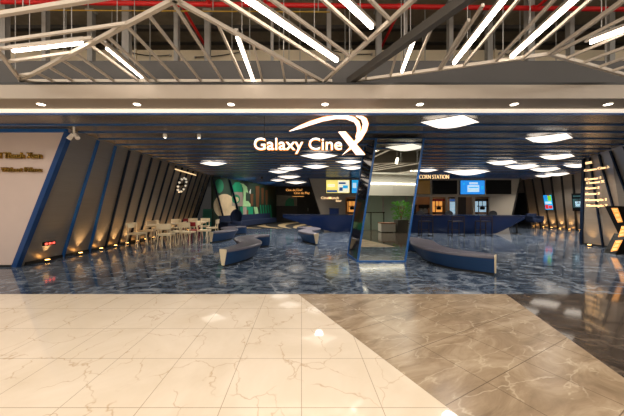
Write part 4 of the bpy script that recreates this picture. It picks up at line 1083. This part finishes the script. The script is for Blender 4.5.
for i in range(len(arc)-1):
    mb.prism([arc[i]+V(0, 0, 2.3), arc[i+1]+V(0, 0, 2.3), arc[i+1]+V(0, 0, 3.9), arc[i]+V(0, 0, 3.9)], (0, -.2, 0))
    mb.prism([arc[i]+V(0, .25, 3.9), arc[i+1]+V(0, .25, 3.9), arc[i+1]+V(0, -3, 3.9), arc[i]+V(0, -3, 3.9)], (0, 0, .12))
struct(mb.build('trim_8', 'white_paint'))
b = MB()
for i in range(len(arc)-1): b.bar(arc[i]+V(0, .03, 3.2), arc[i+1]+V(0, .03, 3.2), .05, .06)
tag(b.build('cove_light', 'led'), 'curved light line along the white gallery edge in the mall', 'cove light')
mb = MB(); mb.bbox((-16, -9, 0), (18, -8.9, 3.9)); struct(mb.build('wall_mall_back', 'white_paint'))
mb = MB(); mb.bbox((-16, -9, 4.02), (18, -8.9, 6.4)); struct(mb.build('wall_mall_upper', 'plenum'))
for i in range(9):
    x = -7+i*2; o = MB().bbox((x+.06, -8.2, .1), (x+1.94, -8.15, 2.5)).build('window_1', 'mall_glass'); o.name = 'window_%d' % (i+1); struct(o)
    b = MB(); b.bbox((x-.06, -8.25, 0), (x+.06, -8.1, 2.5)); b.build('mullion', 'steel', o)
# ------------------------------------------------------------------ camera, world, view
cam = bpy.data.cameras.new('camera'); co = bpy.data.objects.new('camera', cam); C.objects.link(co)
co.location = (0, 0, EYE); co.rotation_euler = (PI/2, 0, 0)
cam.sensor_width = 36; cam.lens = 36*F/624; cam.shift_x = (312-CX)/624; cam.shift_y = (CY-208)/624
cam.clip_start = .05; SC.camera = co
w = bpy.data.worlds.new('world'); SC.world = w; w.use_nodes = True
w.node_tree.nodes['Background'].inputs[0].default_value = (1, .93, .85, 1); w.node_tree.nodes['Background'].inputs[1].default_value = .03
def area(name, loc, target, sx, sy, e, col_):
    l = bpy.data.lights.new(name, 'AREA'); l.shape = 'RECTANGLE'; l.size = sx; l.size_y = sy; l.energy = e; l.color = col_
    o = bpy.data.objects.new(name, l); C.objects.link(o); o.location = loc
    o.rotation_euler = (Vector(target)-Vector(loc)).to_track_quat('-Z', 'Y').to_euler(); return o
for k, (x, y, sx, sy, e) in enumerate(((-6.5, -2.5, 5, 5, 560), (0, -2.5, 5, 5, 560), (6.5, -2.5, 5, 5, 560), (-11, 1, 4, 4, 260), (12, 1, 4, 4, 260))):
    area('mall_lamp', (x, y, 6.3), (x, y+.3, 0), sx, sy, e, (1, .9, .78))  # broad area fill added below the slab, out of view
SC.view_settings.view_transform = 'Standard'; SC.view_settings.look = 'None'; SC.view_settings.exposure = 0; SC.view_settings.gamma = 1
